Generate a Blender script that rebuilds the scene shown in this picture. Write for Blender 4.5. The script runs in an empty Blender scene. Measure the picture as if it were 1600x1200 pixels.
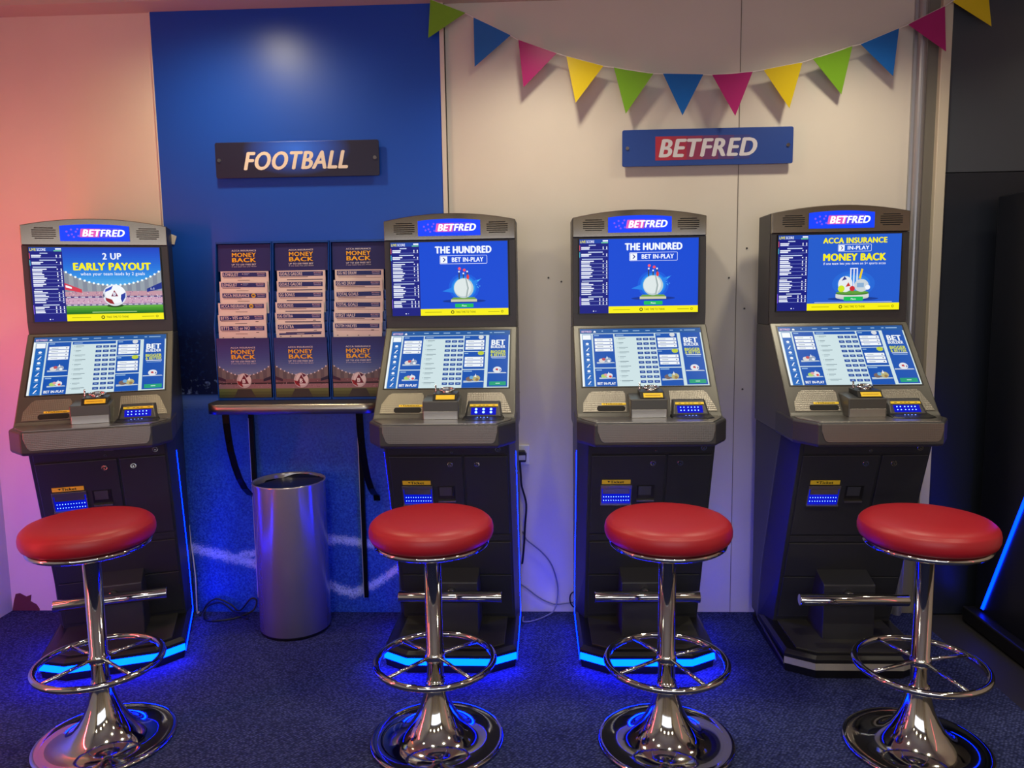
import bpy, bmesh, math, random
from math import sin, cos, tan, pi, radians, sqrt
from mathutils import Vector, Matrix
random.seed(7)
SC = bpy.context.scene
COL = SC.collection

# ------------------------------------------------------------------ camera
F_PX, CAM_H = 1202.0, 1.4
YAW, PITCH, ROLL = radians(2.4), radians(6.75), 0.0150
fw = Vector((-sin(YAW)*cos(PITCH), cos(YAW)*cos(PITCH), -sin(PITCH)))
r0 = Vector((cos(YAW), sin(YAW), 0)); u0 = r0.cross(fw)
rt = r0*cos(ROLL) - u0*sin(ROLL); up = r0*sin(ROLL) + u0*cos(ROLL)
cd = bpy.data.cameras.new('camera')
cd.sensor_fit = 'HORIZONTAL'; cd.sensor_width = 36.0; cd.lens = 36.0*F_PX/1600.0
cd.clip_start = 0.02
cam = bpy.data.objects.new('camera', cd); COL.objects.link(cam)
cam.matrix_world = Matrix(((rt.x, up.x, -fw.x, 0), (rt.y, up.y, -fw.y, 0), (rt.z, up.z, -fw.z, CAM_H), (0, 0, 0, 1)))
SC.camera = cam

# ------------------------------------------------------------------ view + world + lights
vs = SC.view_settings
vs.view_transform = 'Standard'; vs.look = 'None'; vs.gamma = 1.0; vs.exposure = 0.0
vs.use_curve_mapping = False
w = bpy.data.worlds.new('world'); SC.world = w; w.use_nodes = True
w.node_tree.nodes['Background'].inputs[0].default_value = (0.02, 0.02, 0.025, 1)
w.node_tree.nodes['Background'].inputs[1].default_value = 1.0

WALL_Y, CEIL_Z = 3.26, 2.62
WARM = (1.0, 0.90, 0.68)
# rows of recessed downlights: (x, y, watts, cone degrees)
DOWNLIGHTS = [(-2.2, 2.70, 3, 120), (-1.2, 2.78, 32, 168), (0.03, 2.74, 36, 140), (1.16, 2.74, 36, 140), (2.25, 2.74, 12, 140)]
DOWNLIGHTS += [(x, 1.15, e_, 140) for x, e_ in ((-1.9, 9), (-0.65, 46), (0.6, 48), (1.85, 48))]
DOWNLIGHTS += [(x, -1.35, e_, 174) for x, e_ in ((-1.9, 26), (-0.65, 44), (0.6, 44), (1.85, 44))]
for lx, ly, lw_, lc_ in DOWNLIGHTS:
    ld = bpy.data.lights.new('downlight_lamp', 'SPOT')
    ld.energy = lw_; ld.color = WARM if lx > -1 or ly < 2 else (1.0, 0.86, 0.52); ld.spot_size = radians(lc_); ld.spot_blend = 0.9
    ld.shadow_soft_size = 0.06
    lo = bpy.data.objects.new('downlight_lamp', ld); COL.objects.link(lo)
    lo.location = (lx, ly, CEIL_Z - 0.045)

def area(name, loc, target, sx, sy, e, col):
    ld = bpy.data.lights.new(name, 'AREA'); ld.shape = 'RECTANGLE'; ld.size = sx; ld.size_y = sy
    ld.energy = e; ld.color = col
    o = bpy.data.objects.new(name, ld); COL.objects.link(o)
    o.location = loc
    o.rotation_euler = (Vector(target) - Vector(loc)).to_track_quat('-Z', 'Y').to_euler()
    return o
# red neon running up the machine on the left hand wall, out of frame, and a weaker one on the right
area('red_neon_lamp', (-2.39, 2.50, 1.45), (-2.0, 3.26, 1.55), 0.05, 1.3, 4.6, (1.0, 0.10, 0.03))
area('red_neon_lamp', (-2.38, 1.60, 0.95), (-1.5, 2.6, 0.8), 0.05, 1.5, 11, (1.0, 0.06, 0.08))
area('blue_fill_lamp', (-2.15, 2.30, 0.40), (-2.42, 3.05, 0.32), 0.05, 0.7, 4.5, (0.02, 0.03, 1.0))  # added blue fill for the lower left wall, no real lamp there
area('red_neon_lamp', (2.5, 1.2, 1.0), (1.0, 2.6, 0.9), 0.05, 1.4, 0.6, (1.0, 0.07, 0.12))
# added soft cool fill behind the viewer, no fitting of the room
area('cool_fill_lamp', (0.0, -1.2, 1.45), (0.0, 2.0, 1.2), 3.4, 0.8, 26, (0.80, 0.86, 1.0))

# ------------------------------------------------------------------ colour + material helpers
def lin(c):
    def f(v):
        v /= 255.0
        return v/12.92 if v <= 0.04045 else ((v + 0.055)/1.055)**2.4
    return (f(c[0]), f(c[1]), f(c[2]), 1.0)
MATS = {}
def bsdf(m):
    return next(n for n in m.node_tree.nodes if n.type == 'BSDF_PRINCIPLED')
def pbr(name, c, rough=0.5, metal=0.0, spec=0.5, coat=0.0):
    if name in MATS: return MATS[name]
    m = bpy.data.materials.new(name); m.use_nodes = True
    b = bsdf(m)
    b.inputs['Base Color'].default_value = lin(c); b.inputs['Roughness'].default_value = rough
    b.inputs['Metallic'].default_value = metal; b.inputs['Specular IOR Level'].default_value = spec
    b.inputs['Coat Weight'].default_value = coat
    MATS[name] = m
    return m
def glow(c, s=1.0):
    k = 'glow_%d_%d_%d_%g' % (c[0], c[1], c[2], s)
    if k in MATS: return MATS[k]
    m = pbr(k, (0, 0, 0), 0.35, 0, 0.15)
    b = bsdf(m); b.inputs['Emission Color'].default_value = lin(c); b.inputs['Emission Strength'].default_value = s
    return m
def ink(c, rough=0.45):
    return pbr('ink_%d_%d_%d' % tuple(c), c, rough, 0, 0.4)
class NT:
    def __init__(s, m): s.t = m.node_tree; s.m = m; s.b = bsdf(m)
    def n(s, typ, **kw):
        x = s.t.nodes.new(typ)
        for k, v in kw.items():
            if k.startswith('i_'):
                x.inputs[int(k[2:])].default_value = v
            else: setattr(x, k, v)
        return x
    def l(s, a, b): s.t.links.new(a, b)
    def math(s, op, a, b=None, c=None):
        x = s.t.nodes.new('ShaderNodeMath'); x.operation = op
        for i, v in enumerate((a, b, c)):
            if v is None: continue
            if isinstance(v, (int, float)): x.inputs[i].default_value = v
            else: s.l(v, x.inputs[i])
        return x.outputs[0]
    def ramp(s, fac, stops):
        x = s.t.nodes.new('ShaderNodeValToRGB'); e = x.color_ramp.elements
        while len(e) < len(stops): e.new(0.5)
        for q, (p, c) in zip(e, stops):
            q.position = p; q.color = c if len(c) == 4 else lin(c)
        s.l(fac, x.inputs[0]); return x.outputs[0]
    def mix(s, fac, a, b):
        x = s.t.nodes.new('ShaderNodeMix'); x.data_type = 'RGBA'
        for sock, v in ((x.inputs[0], fac), (x.inputs[6], a), (x.inputs[7], b)):
            if isinstance(v, (int, float)): sock.default_value = v
            elif isinstance(v, tuple): sock.default_value = v
            else: s.l(v, sock)
        return x.outputs[2]
    def bump(s, h, strength=0.3, dist=0.002):
        x = s.t.nodes.new('ShaderNodeBump'); x.inputs['Strength'].default_value = strength; x.inputs['Distance'].default_value = dist
        s.l(h, x.inputs['Height']); s.l(x.outputs[0], s.b.inputs['Normal'])

# painted plaster
m_wall = pbr('cream_wall_paint', (214, 205, 192), 0.55, 0, 0.35)
t = NT(m_wall); tc = t.n('ShaderNodeTexCoord'); no = t.n('ShaderNodeTexNoise'); no.inputs['Scale'].default_value = 2.2; no.inputs['Detail'].default_value = 6
t.l(tc.outputs['Object'], no.inputs['Vector'])
t.l(t.mix(no.outputs[0], lin((204, 195, 182)), lin((221, 213, 200))), t.b.inputs['Base Color'])
n2 = t.n('ShaderNodeTexNoise'); n2.inputs['Scale'].default_value = 90; t.l(tc.outputs['Object'], n2.inputs['Vector'])
t.bump(n2.outputs[0], 0.06, 0.002)
m_ceil = pbr('ceiling_paint', (196, 182, 168), 0.8)
m_room = pbr('room_paint', (205, 192, 170), 0.7)
m_black_wall = pbr('black_wall_laminate', (26, 30, 40), 0.38, 0, 0.5)
t = NT(m_black_wall); tc = t.n('ShaderNodeTexCoord'); no = t.n('ShaderNodeTexNoise'); no.inputs['Scale'].default_value = 220; t.l(tc.outputs['Object'], no.inputs['Vector']); t.bump(no.outputs[0], 0.08, 0.001)

# printed blue stadium mural
m_mural = pbr('stadium_mural_print', (25, 62, 150), 0.36, 0, 0.45)
t = NT(m_mural); tc = t.n('ShaderNodeTexCoord'); sp = t.n('ShaderNodeSeparateXYZ'); t.l(tc.outputs['Object'], sp.inputs[0])
X, Z = sp.outputs[0], sp.outputs[2]
gr = t.n('ShaderNodeTexNoise'); gr.inputs['Scale'].default_value = 115; gr.inputs['Detail'].default_value = 8; gr.inputs['Roughness'].default_value = 0.75; t.l(tc.outputs['Object'], gr.inputs['Vector'])
big = t.n('ShaderNodeTexNoise'); big.inputs['Scale'].default_value = 5; t.l(tc.outputs['Object'], big.inputs['Vector'])
base = t.ramp(t.math('DIVIDE', Z, 2.6), [(0.0, (26, 58, 146)), (0.30, (38, 80, 172)), (0.352, (58, 92, 170)), (0.366, (92, 122, 186)), (0.3745, (70, 104, 178)), (0.378, (10, 20, 62)), (0.47, (8, 24, 74)), (0.56, (16, 64, 158)), (0.62, (22, 80, 190)), (1.0, (20, 74, 182))])
grass = t.math('MULTIPLY', t.math('LESS_THAN', Z, 0.93), t.ramp(gr.outputs[0], [(0.46, (0, 0, 0)), (0.66, (255, 255, 255))]))
gfade = t.ramp(Z, [(0.0, (255, 255, 255)), (0.55, (255, 255, 255)), (0.92, (70, 70, 70))])
base = t.mix(t.math('MULTIPLY', t.math('MULTIPLY', grass, gfade), 0.5), base, lin((92, 148, 220)))
dk = t.ramp(gr.outputs[0], [(0.3, (255, 255, 255)), (0.48, (0, 0, 0))])
base = t.mix(t.math('MULTIPLY', t.math('MULTIPLY', dk, t.math('LESS_THAN', Z, 0.93)), 0.55), base, lin((6, 16, 60)))
# crowd speckle in the stand and at the touch line
cr = t.n('ShaderNodeTexNoise'); cr.inputs['Scale'].default_value = 55; cr.inputs['Detail'].default_value = 4; t.l(tc.outputs['Object'], cr.inputs['Vector'])
crm = t.ramp(cr.outputs[0], [(0.56, (0, 0, 0)), (0.70, (255, 255, 255))])
band = t.math('MULTIPLY', t.math('GREATER_THAN', Z, 0.985), t.math('LESS_THAN', Z, 1.05))
base = t.mix(t.math('MULTIPLY', t.math('MULTIPLY', crm, band), 0.8), base, lin((120, 140, 185)))
band2 = t.math('MULTIPLY', t.math('GREATER_THAN', Z, 1.05), t.math('LESS_THAN', Z, 1.42))
base = t.mix(t.math('MULTIPLY', t.math('MULTIPLY', crm, band2), 0.25), base, lin((40, 80, 150)))
# chalk lines of the penalty area
def chalk(zline, half, x0, x1):
    d = t.math('ABSOLUTE', t.math('SUBTRACT', Z, zline))
    d = t.math('ADD', d, t.math('MULTIPLY', t.math('SUBTRACT', gr.outputs[0], 0.5), half*7.0))
    k = t.math('LESS_THAN', d, half)
    k = t.math('MULTIPLY', k, t.math('MULTIPLY', t.math('GREATER_THAN', X, x0), t.math('LESS_THAN', X, x1)))
    return k
sub = t.math('SUBTRACT', X, -1.45)
l1 = chalk(t.math('ADD', t.math('MULTIPLY', sub, -0.245), 0.265), 0.023, -1.7, -1.18)
l2 = chalk(t.math('ADD', t.math('MULTIPLY', t.math('SUBTRACT', X, -1.35), 0.16), 0.262), 0.017, -1.36, -0.9)
l3 = chalk(t.math('SUBTRACT', 0.335, t.math('MULTIPLY', t.math('SUBTRACT', X, -0.93), 0.13)), 0.018, -1.0, -0.4)
l4 = chalk(t.math('ADD', 0.09, t.math('MULTIPLY', t.math('POWER', t.math('ABSOLUTE', t.math('SUBTRACT', X, -0.86)), 1.4), 1.0)), 0.021, -0.97, -0.4)
ch = t.math('MAXIMUM', t.math('MAXIMUM', l1, l2), t.math('MAXIMUM', l3, l4))
base = t.mix(t.math('MULTIPLY', ch, t.ramp(gr.outputs[0], [(0.34, (90, 90, 90)), (0.56, (255, 255, 255))])), base, lin((196, 206, 236)))
t.l(base, t.b.inputs['Base Color'])

# woven carpet tile
m_carpet = pbr('navy_woven_carpet', (44, 48, 88), 0.95, 0, 0.15)
t = NT(m_carpet); tc = t.n('ShaderNodeTexCoord')
mp = t.n('ShaderNodeMapping'); mp.inputs['Rotation'].default_value = (0, 0, radians(24)); mp.inputs['Scale'].default_value = (95, 150, 1); t.l(tc.outputs['Object'], mp.inputs[0])
vo = t.n('ShaderNodeTexVoronoi'); vo.inputs['Scale'].default_value = 1.0; vo.inputs['Randomness'].default_value = 0.55; t.l(mp.outputs[0], vo.inputs['Vector'])
no = t.n('ShaderNodeTexNoise'); no.inputs['Scale'].default_value = 3.0; no.inputs['Detail'].default_value = 5; t.l(tc.outputs['Object'], no.inputs['Vector'])
c1 = t.ramp(vo.outputs['Distance'], [(0.1, (88, 96, 144)), (0.42, (49, 57, 99)), (0.75, (24, 29, 60))])
c2 = t.mix(t.math('MULTIPLY', no.outputs[0], 0.5), c1, lin((32, 37, 72)))
t.l(c2, t.b.inputs['Base Color'])
t.bump(t.math('SUBTRACT', 1.0, vo.outputs['Distance']), 0.6, 0.004)
m_vinyl = pbr('dark_vinyl', (34, 32, 34), 0.6)

# metals, plastics
m_chrome = pbr('polished_chrome', (196, 194, 190), 0.07, 1.0)
m_mirror = pbr('polished_steel_header', (168, 162, 152), 0.10, 1.0)
m_steel = pbr('brushed_steel', (170, 166, 160), 0.32, 1.0)
t = NT(m_steel); tc = t.n('ShaderNodeTexCoord'); mp = t.n('ShaderNodeMapping'); mp.inputs['Scale'].default_value = (6, 6, 400); t.l(tc.outputs['Object'], mp.inputs[0])
no = t.n('ShaderNodeTexNoise'); no.inputs['Scale'].default_value = 3; no.inputs['Detail'].default_value = 3; t.l(mp.outputs[0], no.inputs['Vector'])
t.bump(no.outputs[0], 0.03, 0.0006)
m_bin = pbr('satin_silver', (186, 182, 182), 0.25, 0.6)
t = NT(m_bin); tg = t.n('ShaderNodeTangent'); tg.direction_type = 'RADIAL'; tg.axis = 'Z'; t.l(tg.outputs[0], t.b.inputs['Tangent'])
t.b.inputs['Anisotropic'].default_value = .85; t.b.inputs['Anisotropic Rotation'].default_value = .25
m_texsteel = pbr('embossed_steel', (138, 134, 126), 0.40, 1.0)
t = NT(m_texsteel); tc = t.n('ShaderNodeTexCoord'); vo = t.n('ShaderNodeTexVoronoi'); vo.inputs['Scale'].default_value = 165; vo.inputs['Randomness'].default_value = 0.05; t.l(tc.outputs['Object'], vo.inputs['Vector'])
t.bump(vo.outputs['Distance'], 0.45, 0.002)
m_console = pbr('grey_metallic_paint', (88, 87, 83), 0.36, 0.55)
m_lip = pbr('dark_grey_moulding', (62, 62, 64), 0.42, 0.2)
m_body = pbr('graphite_body', (44, 45, 50), 0.42, 0.1)
m_bezel = pbr('charcoal_bezel', (56, 54, 54), 0.45)
m_black = pbr('black_plastic', (14, 14, 16), 0.4)
m_gap = pbr('dark_gap', (5, 5, 6), 0.8)
m_rubber = pbr('tread_mat', (52, 51, 50), 0.55, 0.2)
m_ledblue = glow((0, 92, 255), 1.0)
bsdf(m_ledblue).inputs['Emission Color'].default_value = (0.0, 0.0045, 1.0, 1); bsdf(m_ledblue).inputs['Emission Strength'].default_value = 40
m_ledfront = pbr('led_front_diffuser', (0, 0, 0), 0.4); bsdf(m_ledfront).inputs['Emission Color'].default_value = (0.0, 0.0062, 1.0, 1); bsdf(m_ledfront).inputs['Emission Strength'].default_value = 80
m_ledoff = pbr('unlit_diffuser', (150, 146, 138), 0.4)
m_leddot = pbr('led_dot', (0, 0, 0), 0.4); bsdf(m_leddot).inputs['Emission Color'].default_value = (0.12, 0.25, 1.0, 1); bsdf(m_leddot).inputs['Emission Strength'].default_value = 6
m_ledwin = pbr('led_window', (2, 4, 20), 0.15); bsdf(m_ledwin).inputs['Emission Color'].default_value = (0.0, 0.01, 1.0, 1); bsdf(m_ledwin).inputs['Emission Strength'].default_value = 0.55
m_yellow = pbr('yellow_label', (240, 204, 40), 0.45)
m_leather = pbr('red_leatherette', (158, 22, 34), 0.42, 0, 0.5)
t = NT(m_leather); tc = t.n('ShaderNodeTexCoord'); no = t.n('ShaderNodeTexNoise'); no.inputs['Scale'].default_value = 260; t.l(tc.outputs['Object'], no.inputs['Vector']); t.bump(no.outputs[0], 0.08, 0.001)
m_frameblue = pbr('blue_acrylic', (14, 70, 160), 0.25, 0, 0.5)
m_shelftop = pbr('dark_shelf_laminate', (48, 46, 52), 0.4)
m_strap = pbr('black_gloss_strap', (20, 20, 24), 0.22, 0.6)
m_white = pbr('white_plastic', (222, 222, 222), 0.4)
m_paper = pbr('white_paper', (232, 222, 214), 0.7)
m_cablegrey = pbr('grey_cable', (110, 110, 120), 0.5)

# ------------------------------------------------------------------ mesh helpers
class MB:
    def __init__(s): s.v = []; s.f = []; s.m = []; s.s = []
    def add(s, vs_, fs, m=0, sm=False):
        o = len(s.v); s.v += [tuple(p) for p in vs_]
        for f in fs: s.f.append([i + o for i in f]); s.m.append(m); s.s.append(sm)
        return s
    def box(s, x0, y0, z0, x1, y1, z1, m=0):
        v = [(x0, y0, z0), (x1, y0, z0), (x1, y1, z0), (x0, y1, z0), (x0, y0, z1), (x1, y0, z1), (x1, y1, z1), (x0, y1, z1)]
        return s.add(v, [(3, 2, 1, 0), (4, 5, 6, 7), (0, 1, 5, 4), (1, 2, 6, 5), (2, 3, 7, 6), (3, 0, 4, 7)], m)
    def loft(s, rings, m=0, sm=False, caps=True, closed=False):
        n = len(rings[0]); v = [p for r in rings for p in r]; f = []
        k = len(rings)
        for i in range(k if closed else k - 1):
            j = (i + 1) % k
            for a in range(n):
                b = (a + 1) % n
                f.append((i*n + a, i*n + b, j*n + b, j*n + a))
        s.add(v, f, m, sm)
        if caps and not closed:
            s.add(rings[0], [list(range(n))[::-1]], m); s.add(rings[-1], [list(range(n))], m)
        return s
    def prism(s, poly, axis, a, b, m=0):
        if axis == 'x': f = lambda p, t: (t, p[0], p[1])
        elif axis == 'y': f = lambda p, t: (p[0], t, p[1])
        else: f = lambda p, t: (p[0], p[1], t)
        return s.loft([[f(p, a) for p in poly], [f(p, b) for p in poly]], m)
    def lathe(s, prof, n=48, c=(0, 0, 0), m=0, sm=True, caps=False):
        rings = [[(c[0] + r*cos(2*pi*k/n), c[1] + r*sin(2*pi*k/n), c[2] + z) for k in range(n)] for r, z in prof]
        return s.loft(rings, m, sm, caps)
    def tube(s, path, r, n=10, m=0, closed=False, sm=True, flat=None):
        P = [Vector(p) for p in path]; k = len(P); rings = []
        prev = None
        for i in range(k):
            if closed: d = P[(i + 1) % k] - P[i - 1]
            else: d = P[min(i + 1, k - 1)] - P[max(i - 1, 0)]
            d.normalize()
            if prev is None:
                a = Vector((0, 0, 1)) if abs(d.z) < 0.9 else Vector((1, 0, 0))
                u = d.cross(a).normalized()
            else:
                u = (prev - d*prev.dot(d)).normalized()
            prev = u; q = d.cross(u)
            rings.append([P[i] + u*r*cos(2*pi*j/n) + q*r*sin(2*pi*j/n) for j in range(n)])
        return s.loft(rings, m, sm, True, closed)
    def cyl(s, p0, p1, r, n=20, m=0, r2=None):
        d = (Vector(p1) - Vector(p0)).normalized(); a = Vector((0, 0, 1)) if abs(d.z) < 0.9 else Vector((1, 0, 0))
        u = d.cross(a).normalized(); q = d.cross(u); r2 = r if r2 is None else r2
        return s.loft([[Vector(p0) + (u*cos(2*pi*j/n) + q*sin(2*pi*j/n))*r for j in range(n)], [Vector(p1) + (u*cos(2*pi*j/n) + q*sin(2*pi*j/n))*r2 for j in range(n)]], m, True)
    def build(s, name, mats, parent=None, bevel=0.0, seg=2, fix=True):
        me = bpy.data.meshes.new(name)
        me.from_pydata(s.v, [], s.f)
        mats = mats if isinstance(mats, (list, tuple)) else [mats]
        for x in mats: me.materials.append(x)
        me.polygons.foreach_set('material_index', s.m); me.polygons.foreach_set('use_smooth', s.s)
        if fix:
            b = bmesh.new(); b.from_mesh(me)
            bmesh.ops.remove_doubles(b, verts=b.verts, dist=1e-6)
            bmesh.ops.recalc_face_normals(b, faces=b.faces); b.to_mesh(me); b.free()
        me.update()
        o = bpy.data.objects.new(name, me); COL.objects.link(o)
        if parent: o.parent = parent
        if bevel:
            md = o.modifiers.new('bevel', 'BEVEL'); md.width = bevel; md.segments = seg; md.limit_method = 'ANGLE'; md.angle_limit = radians(35)
            md.harden_normals = False
        return o

# ---- text outlines turned into mesh, cached
TXT = {}
def text_geo(st, bold=0.0, shear=0.0):
    k = (st, bold, shear)
    if k in TXT: return TXT[k]
    cu = bpy.data.curves.new('lettering', 'FONT'); cu.body = st; cu.size = 1.0; cu.offset = bold; cu.shear = shear
    cu.resolution_u = 4; cu.fill_mode = 'FRONT'; cu.space_character = 1.09
    ob = bpy.data.objects.new('lettering', cu); COL.objects.link(ob)
    dg = bpy.context.evaluated_depsgraph_get(); dg.update()
    me = bpy.data.meshes.new_from_object(ob.evaluated_get(dg))
    v = [(p.co.x, p.co.y) for p in me.vertices]; f = [list(p.vertices) for p in me.polygons]
    bpy.data.objects.remove(ob); bpy.data.curves.remove(cu); bpy.data.meshes.remove(me)
    if v:
        x0 = min(p[0] for p in v); y0 = min(p[1] for p in v); x1 = max(p[0] for p in v); y1 = max(p[1] for p in v)
    else: x0 = y0 = 0; x1 = y1 = 1
    TXT[k] = ([(a - x0, b - y0) for a, b in v], f, x1 - x0, y1 - y0)
    return TXT[k]

def blend(cols, n):
    out = []
    for i in range(n):
        f = i*(len(cols) - 1)/(n - 1); k = min(int(f), len(cols) - 2); f -= k
        out.append(tuple(int(round(a + (b - a)*f)) for a, b in zip(cols[k], cols[k + 1])))
    return out
class Art:
    """flat printed or lit artwork laid on a plane: origin o, right r, up u; everything lands in one mesh"""
    def __init__(s, o, r, u, step=0.00035, depth=True):
        s.o = Vector(o); s.r = Vector(r).normalized(); s.u = Vector(u).normalized(); s.n = s.r.cross(s.u); s.step = step
        s.mb = MB(); s.mats = []
    def mi(s, m):
        if m not in s.mats: s.mats.append(m)
        return s.mats.index(m)
    def P(s, x, y, L): return s.o + s.r*x + s.u*y + s.n*(L*s.step)
    def poly(s, pts, m, L=1): s.mb.add([s.P(x, y, L) for x, y in pts], [list(range(len(pts)))], s.mi(m)); return s
    def rect(s, x0, y0, x1, y1, m, L=1): return s.poly([(x0, y0), (x1, y0), (x1, y1), (x0, y1)], m, L)
    def slab(s, x0, y0, x1, y1, m, th):   # backing with thickness, front face on the plane
        q = [(x0, y0), (x1, y0), (x1, y1), (x0, y1)]
        s.mb.loft([[s.P(x, y, -th/s.step) for x, y in q], [s.P(x, y, 0) for x, y in q]], s.mi(m)); return s
    def rrect(s, x0, y0, x1, y1, r, m, L=1):
        pts = []
        for cx, cy, a in ((x1 - r, y0 + r, -90), (x1 - r, y1 - r, 0), (x0 + r, y1 - r, 90), (x0 + r, y0 + r, 180)):
            for k in range(5): pts.append((cx + r*cos(radians(a + 22.5*k)), cy + r*sin(radians(a + 22.5*k))))
        return s.poly(pts, m, L)
    def disc(s, cx, cy, r, m, L=1, ry=None, n=24):
        ry = r if ry is None else ry
        return s.poly([(cx + r*cos(2*pi*k/n), cy + ry*sin(2*pi*k/n)) for k in range(n)], m, L)
    def text(s, st, x, y, h, m, L=3, al='c', w=None, bold=0.03, shear=0.0):
        extra = bold*.75 if bold > .006 else 0.0; bold = 0.0      # heavy weights: the stroke is laid down several times, slightly moved
        v, f, tw, th = text_geo(st, bold, shear)
        tw += 2*extra
        cap = text_geo('H', bold, shear)[3]
        k = h/cap; kx = k if w is None else w/tw
        ox = x - (tw*kx/2 if al == 'c' else tw*kx if al == 'r' else 0)
        for i, (sx, sy) in enumerate(((0, 0),) if extra == 0 else ((0, 0), (2, 0), (1, .45), (1, -.45))):
            s.mb.add([s.P(ox + (a + sx*extra)*kx, y + (b + sy*extra)*k, L + .14*i) for a, b in v], f, s.mi(m))
        return s
    def build(s, name, parent=None):
        return s.mb.build(name, s.mats, parent, fix=False)

def empty(name, loc=(0, 0, 0), rz=0.0, label=None, cat=None, group=None):
    o = bpy.data.objects.new(name, None); COL.objects.link(o); o.empty_display_size = 0.1
    o.location = loc; o.rotation_euler = (0, 0, rz)
    return tag(o, label, cat, group)
def tag(o, label=None, cat=None, group=None, kind=None):
    if label: o['label'] = label
    if cat: o['category'] = cat
    if group: o['group'] = group
    if kind: o['kind'] = kind
    return o
def copy_tree(o, parent=None):
    c = o.copy(); COL.objects.link(c)
    if parent: c.parent = parent
    for ch in [x for x in bpy.data.objects if x.parent == o]: copy_tree(ch, c)
    return c
def struct(o, label, cat): return tag(o, label, cat, kind='structure')

# ------------------------------------------------------------------ room shell
XL, XR, YB = -2.425, 2.75, -2.2
struct(MB().box(XL - .1, YB, -0.10, XR + .1, WALL_Y + .1, -0.006).build('floor', m_vinyl), 'dark vinyl floor along the right of the carpet', 'floor')
struct(MB().box(XL, YB, -0.006, 1.577, WALL_Y, 0.0).build('floor_carpet', m_carpet), 'navy woven carpet covering the floor', 'carpet')
struct(MB().box(XL - .1, YB, CEIL_Z, XR + .1, WALL_Y + .1, CEIL_Z + .1).build('ceiling', m_ceil), 'pale painted ceiling', 'ceiling')
wb = struct(MB().box(XL - .1, WALL_Y, 0, 1.60, WALL_Y + .1, CEIL_Z).build('wall_back', m_wall), 'cream painted back wall', 'wall')
struct(MB().box(XL - .1, YB, 0, XL, WALL_Y, CEIL_Z).build('wall_left', m_wall), 'cream left wall at the lower left corner', 'wall')
struct(MB().box(XR, YB, 0, XR + .1, WALL_Y, CEIL_Z).build('wall_right', m_room), 'right hand wall', 'wall')
struct(MB().box(XL - .1, YB - .1, 0, XR + .1, YB, CEIL_Z).build('wall_front', m_room), 'wall behind the viewer', 'wall')
struct(MB().box(-1.601, WALL_Y - .010, 0.0, -0.409, WALL_Y, 2.566).build('wall_mural', m_mural), 'blue printed stadium mural panel on the back wall', 'wall panel')
bw = struct(MB().box(1.600, WALL_Y - .012, 0, XR, WALL_Y + .1, 1.853, 0).box(1.600, WALL_Y - .010, 1.857, XR, WALL_Y + .1, CEIL_Z, 1).build('wall_dark', [m_black_wall, pbr('slate_wall_laminate', (66, 70, 78), 0.38, 0, 0.5)]), 'dark grey panelled wall at the right', 'wall')
struct(MB().prism([(WALL_Y, 2.566), (3.135, 2.566), (3.135, 2.585), (3.125, 2.60), (3.125, CEIL_Z), (WALL_Y, CEIL_Z)], 'x', XL, XR).build('trim_1', m_ceil), 'boxed cornice where the wall meets the ceiling', 'cornice')
struct(MB().box(-0.409, WALL_Y - .016, 0, -0.392, WALL_Y, 2.566).build('trim_2', m_wall), 'cream cover strip along the right edge of the mural', 'trim')
struct(MB().box(-0.3915, WALL_Y - .003, 0, -0.388, WALL_Y, 2.566).build('trim_3', pbr('groove', (70, 62, 52), .8)), 'dark joint beside the cover strip', 'trim')
struct(MB().box(0.801, WALL_Y - .002, 0, 0.8035, WALL_Y, 2.566).build('trim_4', pbr('panel_joint', (120, 110, 98), .8)), 'thin vertical joint between the cream panels', 'trim')  # thin darker strip drawn along the panel joint
struct(MB().box(-1.605, WALL_Y - .012, 0, -1.601, WALL_Y, 2.566).build('trim_5', m_wall), 'cream edge strip on the left of the mural', 'trim')
# conduit, grey recess and white post right of the cream wall
cv = MB(); prof = [(1.480, WALL_Y), (1.480, WALL_Y - .012), (1.490, WALL_Y - .014)]
for k in range(9):
    a = pi*k/8; prof.append((1.508 - .018*cos(a), WALL_Y - .016 - .020*sin(a)))
prof += [(1.526, WALL_Y - .014), (1.533, WALL_Y - .012), (1.533, WALL_Y)]
cv.prism(prof, 'z', 0, 2.566)
struct(cv.build('trim_6', pbr('silver_conduit', (172, 172, 176), .35, .7)), 'silver rounded cable trunking running up the wall', 'trim')
struct(MB().box(1.533, WALL_Y - .006, 0, 1.578, WALL_Y, 2.566).build('trim_7', pbr('grey_recess', (118, 112, 102), .6)), 'grey recessed strip beside the trunking', 'trim')
struct(MB().box(1.578, WALL_Y - .03, 0, 1.618, WALL_Y, 2.566).build('trim_8', pbr('cream_post', (206, 194, 172), .55), bevel=.003), 'cream post against the dark wall', 'trim')
# torn bare patch at the left foot of the wall, and small filler marks: parts of the wall
pp = [(-2.402, .078), (-2.384, .082), (-2.355, .066), (-2.331, .075), (-2.337, .044), (-2.311, .029), (-2.299, .009), (-2.299, .001), (-2.424, .001), (-2.419, .021), (-2.412, .049)]
MB().prism(pp, 'y', WALL_Y - .004, WALL_Y + .002).build('bare_patch', pbr('bare_wall', (92, 44, 48), .8), wb)
sc_ = MB()
for x, z in ((.023, 1.461), (.077, 1.444), (.843, 1.569), (.772, 1.449), (.838, 1.321), (.837, .982), (-.107, .978), (.30, .62), (.31, .85)):
    sc_.cyl((x, WALL_Y - .0015, z), (x, WALL_Y + .001, z), .0042, 10)
sc_.build('screw_plugs', pbr('screw_plug', (70, 66, 62), .6), wb)

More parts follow.
